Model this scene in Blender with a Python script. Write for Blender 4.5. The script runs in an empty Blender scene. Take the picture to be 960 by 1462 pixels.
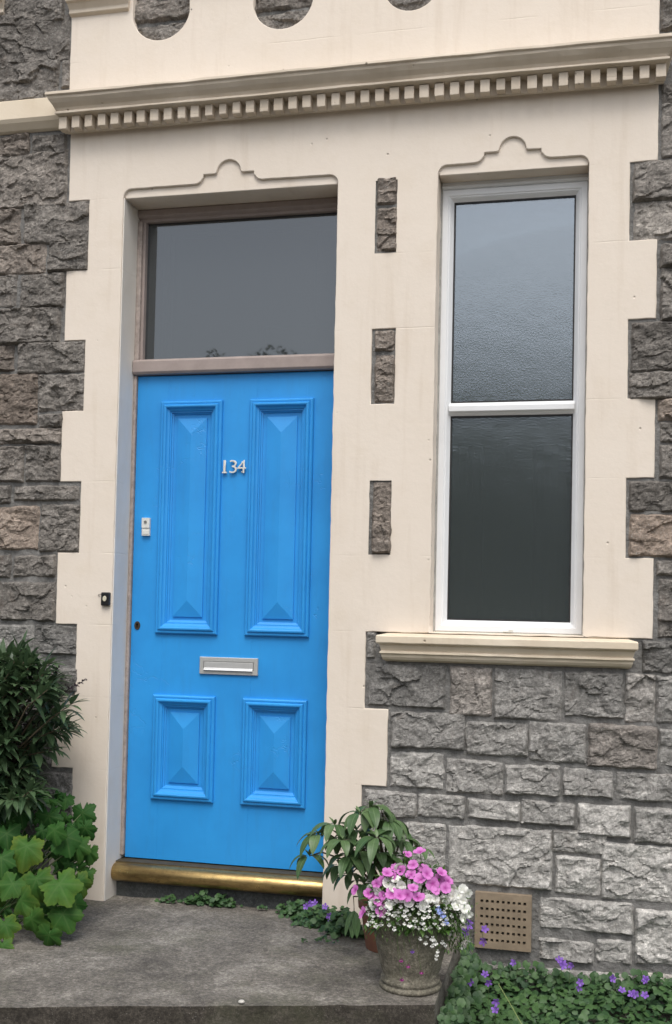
import bpy, bmesh, math, random
from mathutils import Vector, Matrix, noise
import numpy as np
R = math.radians
C = bpy.context.scene.collection
scn = bpy.context.scene

# ------------------------------------------------------------------ camera
ZO = 3.15                                   # height of course line 0 above the ground
F, CY, YAW, PIT, ROLL = 1565.1652, 815.2679, -0.2306, 0.0358, 0.0215
CAM = np.array([1.1427, -4.2284, -1.7184 + ZO])
fw = np.array([math.sin(YAW)*math.cos(PIT), math.cos(YAW)*math.cos(PIT), math.sin(PIT)])
_rt = np.array([math.cos(YAW), -math.sin(YAW), 0.0]); _up = np.cross(_rt, fw)
r2 = math.cos(ROLL)*_rt + math.sin(ROLL)*_up
u2 = -math.sin(ROLL)*_rt + math.cos(ROLL)*_up
cd = bpy.data.cameras.new('camera'); cam = bpy.data.objects.new('camera', cd); C.objects.link(cam)
m = Matrix.Identity(4)
for i in range(3):
    m[i][0] = r2[i]; m[i][1] = u2[i]; m[i][2] = -fw[i]; m[i][3] = CAM[i]
cam.matrix_world = m
cd.sensor_fit = 'VERTICAL'; cd.sensor_height = 24.0; cd.sensor_width = 24*672/1024
cd.lens = 24.0*F/1462; cd.shift_y = (CY-731)/1462
cd.clip_start = 0.05; cd.clip_end = 1000
scn.camera = cam

# ------------------------------------------------------------------ world, sun, exposure
SUN_EL, SUN_AZ = 60, 168                    # azimuth clockwise from +Y: sun high behind the viewer, slightly right
w = bpy.data.worlds.new('World'); scn.world = w; w.use_nodes = True
nt = w.node_tree; nt.nodes.clear()
sky = nt.nodes.new('ShaderNodeTexSky'); sky.sky_type = 'NISHITA'; sky.sun_disc = False
sky.sun_elevation = R(SUN_EL); sky.sun_rotation = R(SUN_AZ); sky.air_density = 1.0; sky.dust_density = 3.5; sky.ozone_density = 1.0
hs = nt.nodes.new('ShaderNodeHueSaturation'); hs.inputs['Saturation'].default_value = 0.34
bg = nt.nodes.new('ShaderNodeBackground'); bg.inputs['Strength'].default_value = 0.15
wo = nt.nodes.new('ShaderNodeOutputWorld')
nt.links.new(sky.outputs[0], hs.inputs['Color']); nt.links.new(hs.outputs[0], bg.inputs['Color']); nt.links.new(bg.outputs[0], wo.inputs['Surface'])
sd = bpy.data.lights.new('sun', 'SUN'); sd.energy = 1.1; sd.angle = R(30); sd.color = (1.0, 0.96, 0.90)
sun = bpy.data.objects.new('sun', sd); C.objects.link(sun)
sdir = Vector((math.sin(R(SUN_AZ))*math.cos(R(SUN_EL)), math.cos(R(SUN_AZ))*math.cos(R(SUN_EL)), math.sin(R(SUN_EL))))
sun.rotation_euler = sdir.to_track_quat('Z', 'Y').to_euler(); sun.location = (0, -5, 12)
vs = scn.view_settings
vs.view_transform = 'Standard'; vs.look = 'None'; vs.gamma = 1; vs.use_curve_mapping = False
vs.exposure = 0.49

# ------------------------------------------------------------------ helpers
def ray(u, v): return fw + (u-480)/F*r2 - (v-CY)/F*u2
def W(u, v, y=0.0):
    d = ray(u, v); return Vector(CAM + d*(y-CAM[1])/d[1])
def G(u, v, z):
    d = ray(u, v); return Vector(CAM + d*(z-CAM[2])/d[2])

class MB:
    def __init__(s): s.v = []; s.f = []; s.uv = []; s.col = []; s.mi = []
    def add(s, vs_, fs, col=None, uvs=None, mi=0):
        o = len(s.v); s.v += [tuple(p) for p in vs_]
        for f in fs: s.f.append(tuple(i+o for i in f)); s.mi.append(mi)
        s.col += [col if col is not None else (1, 1, 1)]*len(vs_) if not isinstance(col, list) else col
        s.uv += uvs if uvs is not None else [(0.5, 0.5)]*len(vs_)
    def box(s, x0, x1, y0, y1, z0, z1, **k):
        s.add([(x0,y0,z0),(x1,y0,z0),(x1,y1,z0),(x0,y1,z0),(x0,y0,z1),(x1,y0,z1),(x1,y1,z1),(x0,y1,z1)],
              [(0,3,2,1),(4,5,6,7),(0,1,5,4),(1,2,6,5),(2,3,7,6),(3,0,4,7)], **k)
    def tube(s, pts, rad, n=8, caps=True, **k):
        pts = [Vector(p) for p in pts]; rads = rad if isinstance(rad, (list, tuple)) else [rad]*len(pts)
        vs_ = []; 
        for i, p in enumerate(pts):
            t = (pts[min(i+1, len(pts)-1)]-pts[max(i-1, 0)]).normalized()
            a = t.cross(Vector((0, 0, 1)) if abs(t.z) < .9 else Vector((1, 0, 0))).normalized(); b = t.cross(a)
            for j in range(n):
                an = 2*math.pi*j/n; vs_.append(p+rads[i]*(math.cos(an)*a+math.sin(an)*b))
        fs = []
        for i in range(len(pts)-1):
            for j in range(n):
                fs.append((i*n+j, i*n+(j+1) % n, (i+1)*n+(j+1) % n, (i+1)*n+j))
        if caps: fs += [tuple(range(n))[::-1], tuple(range((len(pts)-1)*n, len(pts)*n))]
        s.add(vs_, fs, **k)
    def lathe(s, prof, cx, cy, n=48, **k):
        vs_ = []; fs = []
        for r_, z in prof:
            for j in range(n):
                a = 2*math.pi*j/n; vs_.append((cx+r_*math.cos(a), cy+r_*math.sin(a), z))
        for i in range(len(prof)-1):
            for j in range(n):
                fs.append((i*n+j, i*n+(j+1) % n, (i+1)*n+(j+1) % n, (i+1)*n+j))
        fs.append(tuple(range(n))[::-1]); fs.append(tuple(range((len(prof)-1)*n, len(prof)*n)))
        s.add(vs_, fs, **k)
    def extrude_x(s, prof, x0, x1, mit0=0, mit1=0, **k):
        # prof: closed list of (y, z); ends pulled sideways by the projection for returned mouldings
        n = len(prof); vs_ = []
        for (y, z) in prof: vs_.append((x0-mit0*max(0, -y), y, z))
        for (y, z) in prof: vs_.append((x1+mit1*max(0, -y), y, z))
        fs = [(i, (i+1) % n, n+(i+1) % n, n+i) for i in range(n)] + [tuple(range(n))[::-1], tuple(range(n, 2*n))]
        s.add(vs_, fs, **k)
    def build(s, name, mat, parent=None, smooth=False, bevel=0, sub=0, origin=None, at=None):
        me = bpy.data.meshes.new(name)
        vv = s.v if origin is None else [(p[0]-origin[0], p[1]-origin[1], p[2]-origin[2]) for p in s.v]
        me.from_pydata(vv, [], s.f)
        ca = me.color_attributes.new('tone', 'FLOAT_COLOR', 'POINT')
        arr = np.ones((len(s.v), 4), dtype=np.float32); arr[:, :3] = np.array(s.col, dtype=np.float32).reshape(-1, 3)
        ca.data.foreach_set('color', arr.ravel())
        uvl = me.uv_layers.new(name='UVMap')
        li = np.zeros(len(me.loops), dtype=np.int32); me.loops.foreach_get('vertex_index', li)
        uvl.data.foreach_set('uv', np.array(s.uv, dtype=np.float32)[li].ravel())
        mats = mat if isinstance(mat, (list, tuple)) else [mat]
        for q in mats: me.materials.append(q)
        if len(mats) > 1: me.polygons.foreach_set('material_index', s.mi)
        if smooth: me.polygons.foreach_set('use_smooth', [True]*len(me.polygons))
        bm = bmesh.new(); bm.from_mesh(me)
        if len(s.f) < 3000: bmesh.ops.recalc_face_normals(bm, faces=bm.faces)
        bm.to_mesh(me); bm.free(); me.update()
        o = bpy.data.objects.new(name, me); C.objects.link(o)
        if origin is not None: o.location = origin
        if at is not None: o.location = at
        if parent is not None: o.parent = parent; o.matrix_parent_inverse = Matrix.Identity(4); o.location = Vector(o.location)-Vector(world_loc(parent))
        if bevel:
            b = o.modifiers.new('bevel', 'BEVEL'); b.width = bevel; b.segments = 2; b.limit_method = 'ANGLE'; b.angle_limit = R(35)
        if sub:
            b = o.modifiers.new('sub', 'SUBSURF'); b.levels = sub; b.render_levels = sub
        return o
def world_loc(o):
    p = Vector(o.location)
    while o.parent: o = o.parent; p += Vector(o.location)
    return p
def tag(o, label=None, cat=None, group=None, kind=None):
    if label: o['label'] = label
    if cat: o['category'] = cat
    if group: o['group'] = group
    if kind: o['kind'] = kind
    return o
def empty(name, loc=(0, 0, 0)):
    o = bpy.data.objects.new(name, None); C.objects.link(o); o.location = loc; o.empty_display_size = .1; return o

# ------------------------------------------------------------------ materials
def mat(name):
    M = bpy.data.materials.new(name); M.use_nodes = True
    nt = M.node_tree; b = nt.nodes['Principled BSDF']; return M, nt, b
def N(nt, t, **k):
    n = nt.nodes.new(t)
    for a, v in k.items():
        if a in ('operation', 'blend_type', 'data_type', 'feature', 'attribute_name', 'musgrave_type', 'wave_type', 'bands_direction', 'distance', 'mode'): setattr(n, a, v)
        else: n.inputs[a.replace('_', ' ')].default_value = v
    return n
def L(nt, a, b): nt.links.new(a, b)
def ramp(nt, src, stops):
    r = nt.nodes.new('ShaderNodeValToRGB'); e = r.color_ramp.elements
    while len(e) < len(stops): e.new(0.5)
    for i, (p, c) in enumerate(stops):
        e[i].position = p; e[i].color = (c[0], c[1], c[2], 1) if isinstance(c, (tuple, list)) else (c, c, c, 1)
    L(nt, src, r.inputs[0]); return r.outputs[0]
def noise_n(nt, scale, detail=4, rough=.55, vec=None, dist=0):
    n = N(nt, 'ShaderNodeTexNoise', Scale=scale, Detail=detail, Roughness=rough, Distortion=dist)
    if vec is not None: L(nt, vec, n.inputs['Vector'])
    return n.outputs['Fac']
def pos(nt, scale=None):
    g = nt.nodes.new('ShaderNodeNewGeometry').outputs['Position']
    if scale is None: return g
    mp = nt.nodes.new('ShaderNodeMapping'); mp.inputs['Scale'].default_value = scale; L(nt, g, mp.inputs['Vector']); return mp.outputs[0]
def mix(nt, fac, a, b, mode='MIX'):
    n = nt.nodes.new('ShaderNodeMix'); n.data_type = 'RGBA'; n.blend_type = mode
    if isinstance(fac, (int, float)): n.inputs[0].default_value = fac
    else: L(nt, fac, n.inputs[0])
    for s, v in ((n.inputs[6], a), (n.inputs[7], b)):
        if isinstance(v, (tuple, list)): s.default_value = (v[0], v[1], v[2], 1)
        else: L(nt, v, s)
    return n.outputs[2]
def bump(nt, h, strength, dist, prev=None):
    n = N(nt, 'ShaderNodeBump', Strength=strength, Distance=dist); L(nt, h, n.inputs['Height'])
    if prev is not None: L(nt, prev, n.inputs['Normal'])
    return n.outputs[0]
def math_n(nt, op, a, b=None):
    n = nt.nodes.new('ShaderNodeMath'); n.operation = op
    for i, v in enumerate((a, b)):
        if v is None: continue
        if isinstance(v, (int, float)): n.inputs[i].default_value = v
        else: L(nt, v, n.inputs[i])
    return n.outputs[0]

def paint_stone(name, base, dark, pit=1.0, rough=.75, grime=.5):
    M, nt, b = mat(name); p = pos(nt)
    big = noise_n(nt, 2.3, 5, .6, p); med = noise_n(nt, 9, 6, .65, p)
    f = ramp(nt, big, [(.38, 0), (.72, 1)])
    c = mix(nt, math_n(nt, 'MULTIPLY', f, grime), base, dark)
    c = mix(nt, math_n(nt, 'MULTIPLY', ramp(nt, med, [(.5, 0), (.8, 1)]), .35), c, (base[0]*.86, base[1]*.82, base[2]*.74))
    # rain streaks
    st = noise_n(nt, 1, 4, .6, pos(nt, (16, 4, 1.4)))
    c = mix(nt, math_n(nt, 'MULTIPLY', ramp(nt, st, [(.54, 0), (.76, 1)]), .34), c, (base[0]*.72, base[1]*.66, base[2]*.58))
    # pits and chips
    vo = N(nt, 'ShaderNodeTexVoronoi', Scale=17); L(nt, p, vo.inputs['Vector'])
    pm = math_n(nt, 'MULTIPLY', ramp(nt, vo.outputs['Distance'], [(.03, 1), (.10, 0)]), ramp(nt, noise_n(nt, 5, 2, .5, p), [(.56, 0), (.62, 1)]))
    # wandering hairlines
    wn = noise_n(nt, 1.6, 6, .72, p); cr = math_n(nt, 'ABSOLUTE', math_n(nt, 'SUBTRACT', wn, .5))
    crm = math_n(nt, 'MULTIPLY', ramp(nt, cr, [(.0, 1), (.0035, 0)]), ramp(nt, noise_n(nt, 3.1, 2, .5, p), [(.62, 0), (.68, 1)]))
    c = mix(nt, math_n(nt, 'MULTIPLY', pm, .55*pit), c, (base[0]*.35, base[1]*.32, base[2]*.28))
    c = mix(nt, math_n(nt, 'MULTIPLY', crm, 0.0), c, (base[0]*.45, base[1]*.4, base[2]*.35))
    sxyz = nt.nodes.new('ShaderNodeSeparateXYZ'); L(nt, p, sxyz.inputs[0])
    zz = math_n(nt, 'ADD', sxyz.outputs[2], math_n(nt, 'MULTIPLY', math_n(nt, 'SUBTRACT', noise_n(nt, 6, 3, .5, p), .5), .008))
    md = math_n(nt, 'ABSOLUTE', math_n(nt, 'SUBTRACT', math_n(nt, 'MODULO', zz, .3), .15))
    jl = math_n(nt, 'MULTIPLY', ramp(nt, md, [(.0, 1), (.0022, 0)]), ramp(nt, noise_n(nt, 2.2, 3, .6, p), [(.50, 0), (.58, 1)]))
    c = mix(nt, math_n(nt, 'MULTIPLY', jl, .12), c, (base[0]*.5, base[1]*.46, base[2]*.4))
    L(nt, c, b.inputs['Base Color']); b.inputs['Roughness'].default_value = rough
    n1 = bump(nt, noise_n(nt, 60, 6, .7, p), .25, .003)
    n2 = bump(nt, noise_n(nt, 7, 4, .6, p), .35, .006, n1)
    n3 = bump(nt, math_n(nt, 'MULTIPLY', math_n(nt, 'ADD', pm, math_n(nt, 'MULTIPLY', jl, .2)), -1), .7*pit, .004, n2)
    L(nt, n3, b.inputs['Normal']); return M
CREAM = paint_stone('cream_masonry_paint', (.76, .675, .58), (.70, .61, .51), grime=.45)
CORN = paint_stone('weathered_cornice_stone', (.69, .60, .49), (.46, .385, .29), pit=1.3, grime=.8)
SILLM = paint_stone('weathered_sill_paint', (.72, .63, .50), (.58, .48, .35), pit=1.3, grime=.8)
REVEAL = paint_stone('grey_reveal_paint', (.74, .70, .64), (.66, .62, .56), pit=.6)

def stone_mat():
    M, nt, b = mat('rock_faced_limestone'); p = pos(nt)
    at = N(nt, 'ShaderNodeAttribute', attribute_name='tone').outputs['Color']
    n1 = noise_n(nt, 22, 8, .72, p, .6); n2 = noise_n(nt, 75, 6, .75, p); n3 = noise_n(nt, 5, 3, .6, p)
    v = ramp(nt, n1, [(.26, .58), (.5, 1.0), (.74, 1.65)])
    c = mix(nt, 1.0, at, v, 'MULTIPLY')
    v2 = ramp(nt, n2, [(.28, .48), (.5, 1.0), (.72, 1.75)])
    c = mix(nt, .9, c, v2, 'MULTIPLY')
    pit = math_n(nt, 'MULTIPLY', ramp(nt, noise_n(nt, 55, 5, .75, p, 1.0), [(.30, 1), (.40, 0)]), .6)
    c = mix(nt, pit, c, (.035, .033, .03))
    # pale lime crust and lichen specks
    lm = math_n(nt, 'MULTIPLY', ramp(nt, noise_n(nt, 130, 4, .8, p), [(.56, 0), (.66, 1)]), ramp(nt, n3, [(.40, 0), (.58, 1)]))
    c = mix(nt, math_n(nt, 'MULTIPLY', lm, .6), c, (.50, .49, .46))
    c = mix(nt, math_n(nt, 'MULTIPLY', ramp(nt, noise_n(nt, 9, 5, .7, p, 1.2), [(.58, 0), (.75, 1)]), .35), c, (.17, .125, .095))
    L(nt, c, b.inputs['Base Color']); b.inputs['Roughness'].default_value = .9; b.inputs['Specular IOR Level'].default_value = .25
    a = bump(nt, noise_n(nt, 45, 8, .78, p, .5), 1.0, .010); a2 = bump(nt, noise_n(nt, 170, 5, .75, p), .6, .002, a)
    L(nt, a2, b.inputs['Normal']); return M
STONE = stone_mat()
def mortar_mat():
    M, nt, b = mat('grey_mortar'); p = pos(nt)
    c = ramp(nt, noise_n(nt, 40, 6, .7, p), [(.3, (.135, .13, .122)), (.55, (.20, .195, .185)), (.75, (.31, .305, .29))])
    L(nt, c, b.inputs['Base Color']); b.inputs['Roughness'].default_value = .95
    L(nt, bump(nt, noise_n(nt, 16, 4, .6, p), .9, .02, bump(nt, noise_n(nt, 90, 6, .75, p), .9, .006)), b.inputs['Normal']); return M
MORTAR = mortar_mat()
def concrete(name, a, m_, c_, sp=1.0):
    M, nt, b = mat(name); p = pos(nt)
    c = ramp(nt, noise_n(nt, 4.5, 7, .7, p, .4), [(.30, a), (.52, m_), (.72, c_)])
    g = ramp(nt, noise_n(nt, 95, 5, .85, p), [(.34, .38), (.5, .95), (.66, 2.0)])
    c = mix(nt, sp*.8, c, g, 'MULTIPLY')
    g2 = ramp(nt, noise_n(nt, 38, 5, .7, p), [(.32, .6), (.5, 1.0), (.7, 1.4)]); c = mix(nt, .7, c, g2, 'MULTIPLY')
    vo = N(nt, 'ShaderNodeTexVoronoi', Scale=130); L(nt, p, vo.inputs['Vector'])
    c = mix(nt, math_n(nt, 'MULTIPLY', ramp(nt, vo.outputs['Distance'], [(.10, 1), (.2, 0)]), math_n(nt, 'MULTIPLY', ramp(nt, noise_n(nt, 22, 2, .5, p), [(.5, 0), (.6, 1)]), .5)), c, (.42, .40, .37))
    c = mix(nt, math_n(nt, 'MULTIPLY', ramp(nt, noise_n(nt, 3.0, 6, .7, p), [(.52, 0), (.72, 1)]), .45), c, (.085, .09, .05))
    L(nt, c, b.inputs['Base Color']); b.inputs['Roughness'].default_value = .9; b.inputs['Specular IOR Level'].default_value = .3
    n1 = bump(nt, noise_n(nt, 120, 5, .75, p), .8, .004); L(nt, bump(nt, noise_n(nt, 18, 5, .6, p), .5, .008, n1), b.inputs['Normal']); return M
STEPM = concrete('worn_concrete', (.078, .071, .062), (.150, .137, .119), (.275, .255, .225))
STEPF = concrete('dark_concrete', (.035, .03, .024), (.06, .052, .043), (.12, .108, .09))  # darker tone of the concrete, used on the front face of the step
GROUNDM = concrete('ground_soil', (.05, .045, .035), (.08, .075, .06), (.12, .11, .09))
PLINTH = concrete('grey_plinth_render', (.06, .065, .065), (.09, .095, .095), (.13, .135, .13), .5)
POTM = concrete('mossy_cast_stone', (.10, .093, .068), (.185, .168, .13), (.30, .275, .22), .9)
ROADM = concrete('asphalt', (.04, .04, .04), (.055, .055, .055), (.07, .07, .07), .6)

def blue_paint():
    M, nt, b = mat('blue_gloss_paint'); p = pos(nt)
    f = noise_n(nt, 3, 4, .6, p)
    c = mix(nt, ramp(nt, f, [(.35, 0), (.7, 1)]), (.030, .315, .75), (.024, .265, .66))
    gr = math_n(nt, 'MULTIPLY', ramp(nt, noise_n(nt, 1, 5, .7, pos(nt, (30, 10, 5))), [(.5, 0), (.75, 1)]), .25); c = mix(nt, gr, c, (.035, .21, .50))
    sc_ = noise_n(nt, 28, 6, .8, p); c = mix(nt, math_n(nt, 'MULTIPLY', ramp(nt, sc_, [(.64, 0), (.74, 1)]), .3), c, (.012, .15, .42))
    L(nt, c, b.inputs['Base Color']); b.inputs['Roughness'].default_value = .42; b.inputs['Specular IOR Level'].default_value = .4
    g = noise_n(nt, 1, 6, .7, pos(nt, (140, 60, 6)))
    n1 = bump(nt, g, .18, .0015); n2 = bump(nt, noise_n(nt, 9, 4, .6, p), .2, .003, n1)
    wn = noise_n(nt, 2.3, 5, .7, p); cr = math_n(nt, 'ABSOLUTE', math_n(nt, 'SUBTRACT', wn, .5))
    crm = math_n(nt, 'MULTIPLY', ramp(nt, cr, [(0, 1), (.002, 0)]), ramp(nt, noise_n(nt, 4, 2, .5, p), [(.55, 0), (.6, 1)]))
    L(nt, bump(nt, math_n(nt, 'MULTIPLY', crm, -1), .5, .002, n2), b.inputs['Normal']); return M
BLUE = blue_paint()
def plain(name, col, rough=.5, metal=0.0, nscale=30, var=.15, bmp=.1, bd=.002, spec=.5):
    M, nt, b = mat(name); p = pos(nt)
    f = noise_n(nt, nscale, 5, .65, p)
    c = mix(nt, ramp(nt, f, [(.3, 0), (.75, 1)]), col, tuple(x*(1-var) for x in col))
    L(nt, c, b.inputs['Base Color']); b.inputs['Roughness'].default_value = rough; b.inputs['Metallic'].default_value = metal; b.inputs['Specular IOR Level'].default_value = spec
    if bmp: L(nt, bump(nt, noise_n(nt, nscale*3, 4, .6, p), bmp, bd), b.inputs['Normal'])
    return M
FRAMEM = plain('dusky_pink_wood_paint', (.36, .295, .27), .5, nscale=18, var=.22)
FRAMEP = plain('peeling_jamb_paint', (.46, .385, .345), .7, nscale=45, var=.5, bmp=.4)
UPVC = plain('white_upvc', (.80, .81, .82), .32, nscale=4, var=.10, bmp=.03)
GASKET = plain('black_gasket', (.015, .015, .016), .6, var=.1)
STEEL = plain('brushed_aluminium', (.55, .55, .53), .5, .45, nscale=60, var=.15)
CHROME = plain('polished_chrome', (.72, .72, .70), .35, .6, var=.1)
WPLAST = plain('white_plastic', (.72, .72, .68), .4, var=.08, bmp=0)
GPLAST = plain('grey_plastic', (.48, .50, .50), .4, var=.08, bmp=0)
BPLAST = plain('black_plastic', (.012, .012, .013), .35, var=.1, bmp=0)
CBUTTON = plain('ivory_button', (.62, .58, .45), .4, var=.1, bmp=0)
KEYM = plain('old_bronze', (.10, .075, .05), .45, .7, var=.4)
HOLE = plain('dark_hole', (.006, .005, .005), .95, var=.1, bmp=0, spec=.0)
TERRA = plain('terracotta', (.27, .12, .075), .85, nscale=14, var=.35, bmp=.3)
SOIL = plain('potting_soil', (.035, .024, .016), .98, nscale=60, var=.5, bmp=.9, bd=.01)
VENTM = plain('buff_terracotta_vent', (.29, .225, .155), .85, nscale=20, var=.35, bmp=.4, bd=.003)
ROOM = plain('dim_room_paint', (.12, .12, .12), .9, nscale=2, var=.2, bmp=0)
CURT = plain('dark_green_curtain', (.05, .07, .06), .95, nscale=4, var=.3, bmp=0)
WOODW = plain('white_inner_woodwork', (.62, .62, .60), .5, var=.1, bmp=0)
BARK = plain('bark', (.10, .08, .06), .95, nscale=30, var=.4, bmp=.6, bd=.01)
SLATE = plain('slate_roof', (.07, .075, .085), .7, nscale=3, var=.3)
RENDW = plain('pale_roughcast', (.36, .34, .31), .9, nscale=3, var=.2)

def brass():
    M, nt, b = mat('worn_brass'); p = pos(nt)
    f = noise_n(nt, 1, 5, .7, pos(nt, (7, 30, 30)))
    c = mix(nt, ramp(nt, f, [(.35, 0), (.65, 1)]), (.52, .37, .15), (.24, .16, .07))
    c = mix(nt, math_n(nt, 'MULTIPLY', ramp(nt, noise_n(nt, 50, 5, .7, p), [(.5, 0), (.7, 1)]), .4), c, (.10, .075, .04))
    L(nt, c, b.inputs['Base Color']); b.inputs['Metallic'].default_value = .85
    L(nt, ramp(nt, f, [(.3, .24), (.7, .42)]), b.inputs['Roughness'])
    L(nt, bump(nt, noise_n(nt, 1, 5, .7, pos(nt, (20, 90, 90))), .25, .002), b.inputs['Normal']); return M
BRASS = brass()

def glass(name, tint, trans, refl_ior, rough, bs, bd, bscale, bs2=0, body=(.02, .024, .027)):
    M = bpy.data.materials.new(name); M.use_nodes = True; nt = M.node_tree; nt.nodes.clear()
    out = nt.nodes.new('ShaderNodeOutputMaterial'); p = pos(nt)
    fr = N(nt, 'ShaderNodeFresnel', IOR=refl_ior)
    gl = N(nt, 'ShaderNodeBsdfGlossy', Roughness=rough); gl.inputs['Color'].default_value = tint
    di = nt.nodes.new('ShaderNodeBsdfDiffuse'); di.inputs['Color'].default_value = (*body, 1)
    tr = nt.nodes.new('ShaderNodeBsdfTransparent'); tr.inputs['Color'].default_value = (.8, .84, .85, 1)
    m1 = nt.nodes.new('ShaderNodeMixShader'); m1.inputs[0].default_value = trans
    L(nt, di.outputs[0], m1.inputs[1]); L(nt, tr.outputs[0], m1.inputs[2])
    m2 = nt.nodes.new('ShaderNodeMixShader'); L(nt, fr.outputs[0], m2.inputs[0]); L(nt, m1.outputs[0], m2.inputs[1]); L(nt, gl.outputs[0], m2.inputs[2])
    if bs:
        nb = bump(nt, noise_n(nt, bscale, 3, .5, p), bs, bd)
        if bs2: nb = bump(nt, noise_n(nt, 11, 2, .5, p), bs2, .01, nb)
        L(nt, nb, gl.inputs['Normal'])
    L(nt, m2.outputs[0], out.inputs['Surface']); return M
OBSC = glass('obscured_glass', (.84, .92, 1.0, 1), .42, 3.0, .14, .18, .003, 150, .08, body=(.055, .068, .064))
CLEAR = glass('clear_glass', (.90, .95, 1.0, 1), .35, 1.95, .02, 0, 0, 1, 0, body=(.045, .05, .052))

def leaf_mat(name, a, b_, rib, rough=.5, rib_w=.06, ribamt=.5, edge=None, trans=.2, spec=.35):
    M, nt, b = mat(name)
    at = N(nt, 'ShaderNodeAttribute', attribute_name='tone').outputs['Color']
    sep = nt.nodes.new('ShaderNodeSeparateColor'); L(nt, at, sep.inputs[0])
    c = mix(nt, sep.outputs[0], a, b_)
    p = pos(nt); c = mix(nt, math_n(nt, 'MULTIPLY', ramp(nt, noise_n(nt, 60, 3, .6, p), [(.4, 0), (.7, 1)]), .3), c, tuple(x*.6 for x in a))
    uv = nt.nodes.new('ShaderNodeTexCoord').outputs['UV']; sx = nt.nodes.new('ShaderNodeSeparateXYZ'); L(nt, uv, sx.inputs[0])
    d = math_n(nt, 'ABSOLUTE', math_n(nt, 'SUBTRACT', sx.outputs[0], .5))
    rm = math_n(nt, 'MULTIPLY', ramp(nt, d, [(0, 1), (rib_w, 0)]), ribamt)
    c = mix(nt, rm, c, rib)
    if edge:
        c = mix(nt, math_n(nt, 'MULTIPLY', sep.outputs[1], .8), c, edge)
    L(nt, c, b.inputs['Base Color']); b.inputs['Roughness'].default_value = rough; b.inputs['Specular IOR Level'].default_value = spec
    L(nt, bump(nt, noise_n(nt, 90, 3, .6, p), .3, .002), b.inputs['Normal'])
    tl = nt.nodes.new('ShaderNodeBsdfTranslucent'); L(nt, c, tl.inputs['Color'])
    ms = nt.nodes.new('ShaderNodeMixShader'); ms.inputs[0].default_value = trans
    out = nt.nodes['Material Output']; L(nt, b.outputs[0], ms.inputs[1]); L(nt, tl.outputs[0], ms.inputs[2]); L(nt, ms.outputs[0], out.inputs['Surface'])
    return M
LEAF_HEBE = leaf_mat('hebe_leaf', (.034, .072, .034), (.115, .18, .085), (.15, .23, .12), .35)
LEAF_LOBE = leaf_mat('lobed_leaf', (.018, .068, .015), (.050, .138, .024), (.10, .17, .05), .6, edge=(.26, .25, .03), ribamt=.3, spec=.15)
LEAF_POT = leaf_mat('drooping_leaf', (.060, .120, .045), (.145, .225, .095), (.20, .29, .14), .38)
LEAF_GC = leaf_mat('round_leaf', (.028, .072, .028), (.080, .160, .050), (.12, .22, .08), .5, ribamt=.0)
LEAF_IMP = leaf_mat('small_leaf', (.04, .10, .02), (.10, .19, .035), (.15, .25, .08), .5)
LEAF_TREE = leaf_mat('tree_leaf', (.03, .06, .02), (.06, .10, .03), (.06, .10, .03), .6, ribamt=0)
def petal(name, a, b_, rough=.6):
    M, nt, b = mat(name); p = pos(nt)
    uv = nt.nodes.new('ShaderNodeTexCoord').outputs['UV']; sx = nt.nodes.new('ShaderNodeSeparateXYZ'); L(nt, uv, sx.inputs[0])
    c = mix(nt, ramp(nt, sx.outputs[1], [(.05, 0), (.55, 1)]), b_, a)
    L(nt, c, b.inputs['Base Color']); b.inputs['Roughness'].default_value = rough
    tl = nt.nodes.new('ShaderNodeBsdfTranslucent'); L(nt, c, tl.inputs['Color'])
    ms = nt.nodes.new('ShaderNodeMixShader'); ms.inputs[0].default_value = .2
    out = nt.nodes['Material Output']; L(nt, b.outputs[0], ms.inputs[1]); L(nt, tl.outputs[0], ms.inputs[2]); L(nt, ms.outputs[0], out.inputs['Surface']); return M
PINK = petal('pink_petal', (.64, .20, .56), (.36, .03, .27))
WHITE = petal('white_petal', (.84, .84, .80), (.72, .74, .6))
VIOLET = petal('violet_petal', (.25, .115, .52), (.15, .06, .36))
PALEBLUE = petal('pale_blue_petal', (.30, .38, .80), (.6, .65, .8))
MAGENTA = petal('magenta_petal', (.32, .02, .22), (.6, .4, .5))
DPURP = petal('dark_purple_petal', (.035, .012, .03), (.02, .01, .02))
STEM = plain('green_stem', (.10, .14, .05), .6, var=.3, bmp=0)
STEMB = plain('brown_stem', (.11, .085, .05), .8, var=.3, bmp=0)

# ------------------------------------------------------------------ dimensions on the facade (course line k at z = -0.3 k + ZO)
def row(k): return ZO-.3*k
LO, LI, ML, MR, RI, RO = -1.0572, -.9609, .2758, .3703, 1.2592, 1.3604
DL, DR, WL, WR = -.805, .1228, .5279, 1.107
STEPZ = -2.9326+ZO
DEEP = .145                                  # door frame set back
YD = .160                                    # door face
YW = .095                                    # window frame face

# ================================================================== SETTING
g = MB(); g.add([(-300,-300,0),(300,-300,0),(300,300,0),(-300,300,0)], [(0,1,2,3)])
tag(g.build('ground', GROUNDM), kind='structure')
g = MB(); g.add([(-60,-12.5,.004),(60,-12.5,.004),(60,-6.5,.004),(-60,-6.5,.004)], [(0,1,2,3)])
tag(g.build('road', ROADM), kind='structure')
g = MB(); g.box(-60, 60, -6.5, -2.9, .0, .06); g.box(-60, 60, -14.5, -12.5, 0, .06)
tag(g.build('pavement', STEPM, bevel=.01), kind='structure')

# ================================================================== HOUSE
house = empty('stone_house', (0, 0, 0))
tag(house, 'grey stone house front with cream surrounds, bright blue front door and tall white window', 'house')

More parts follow.
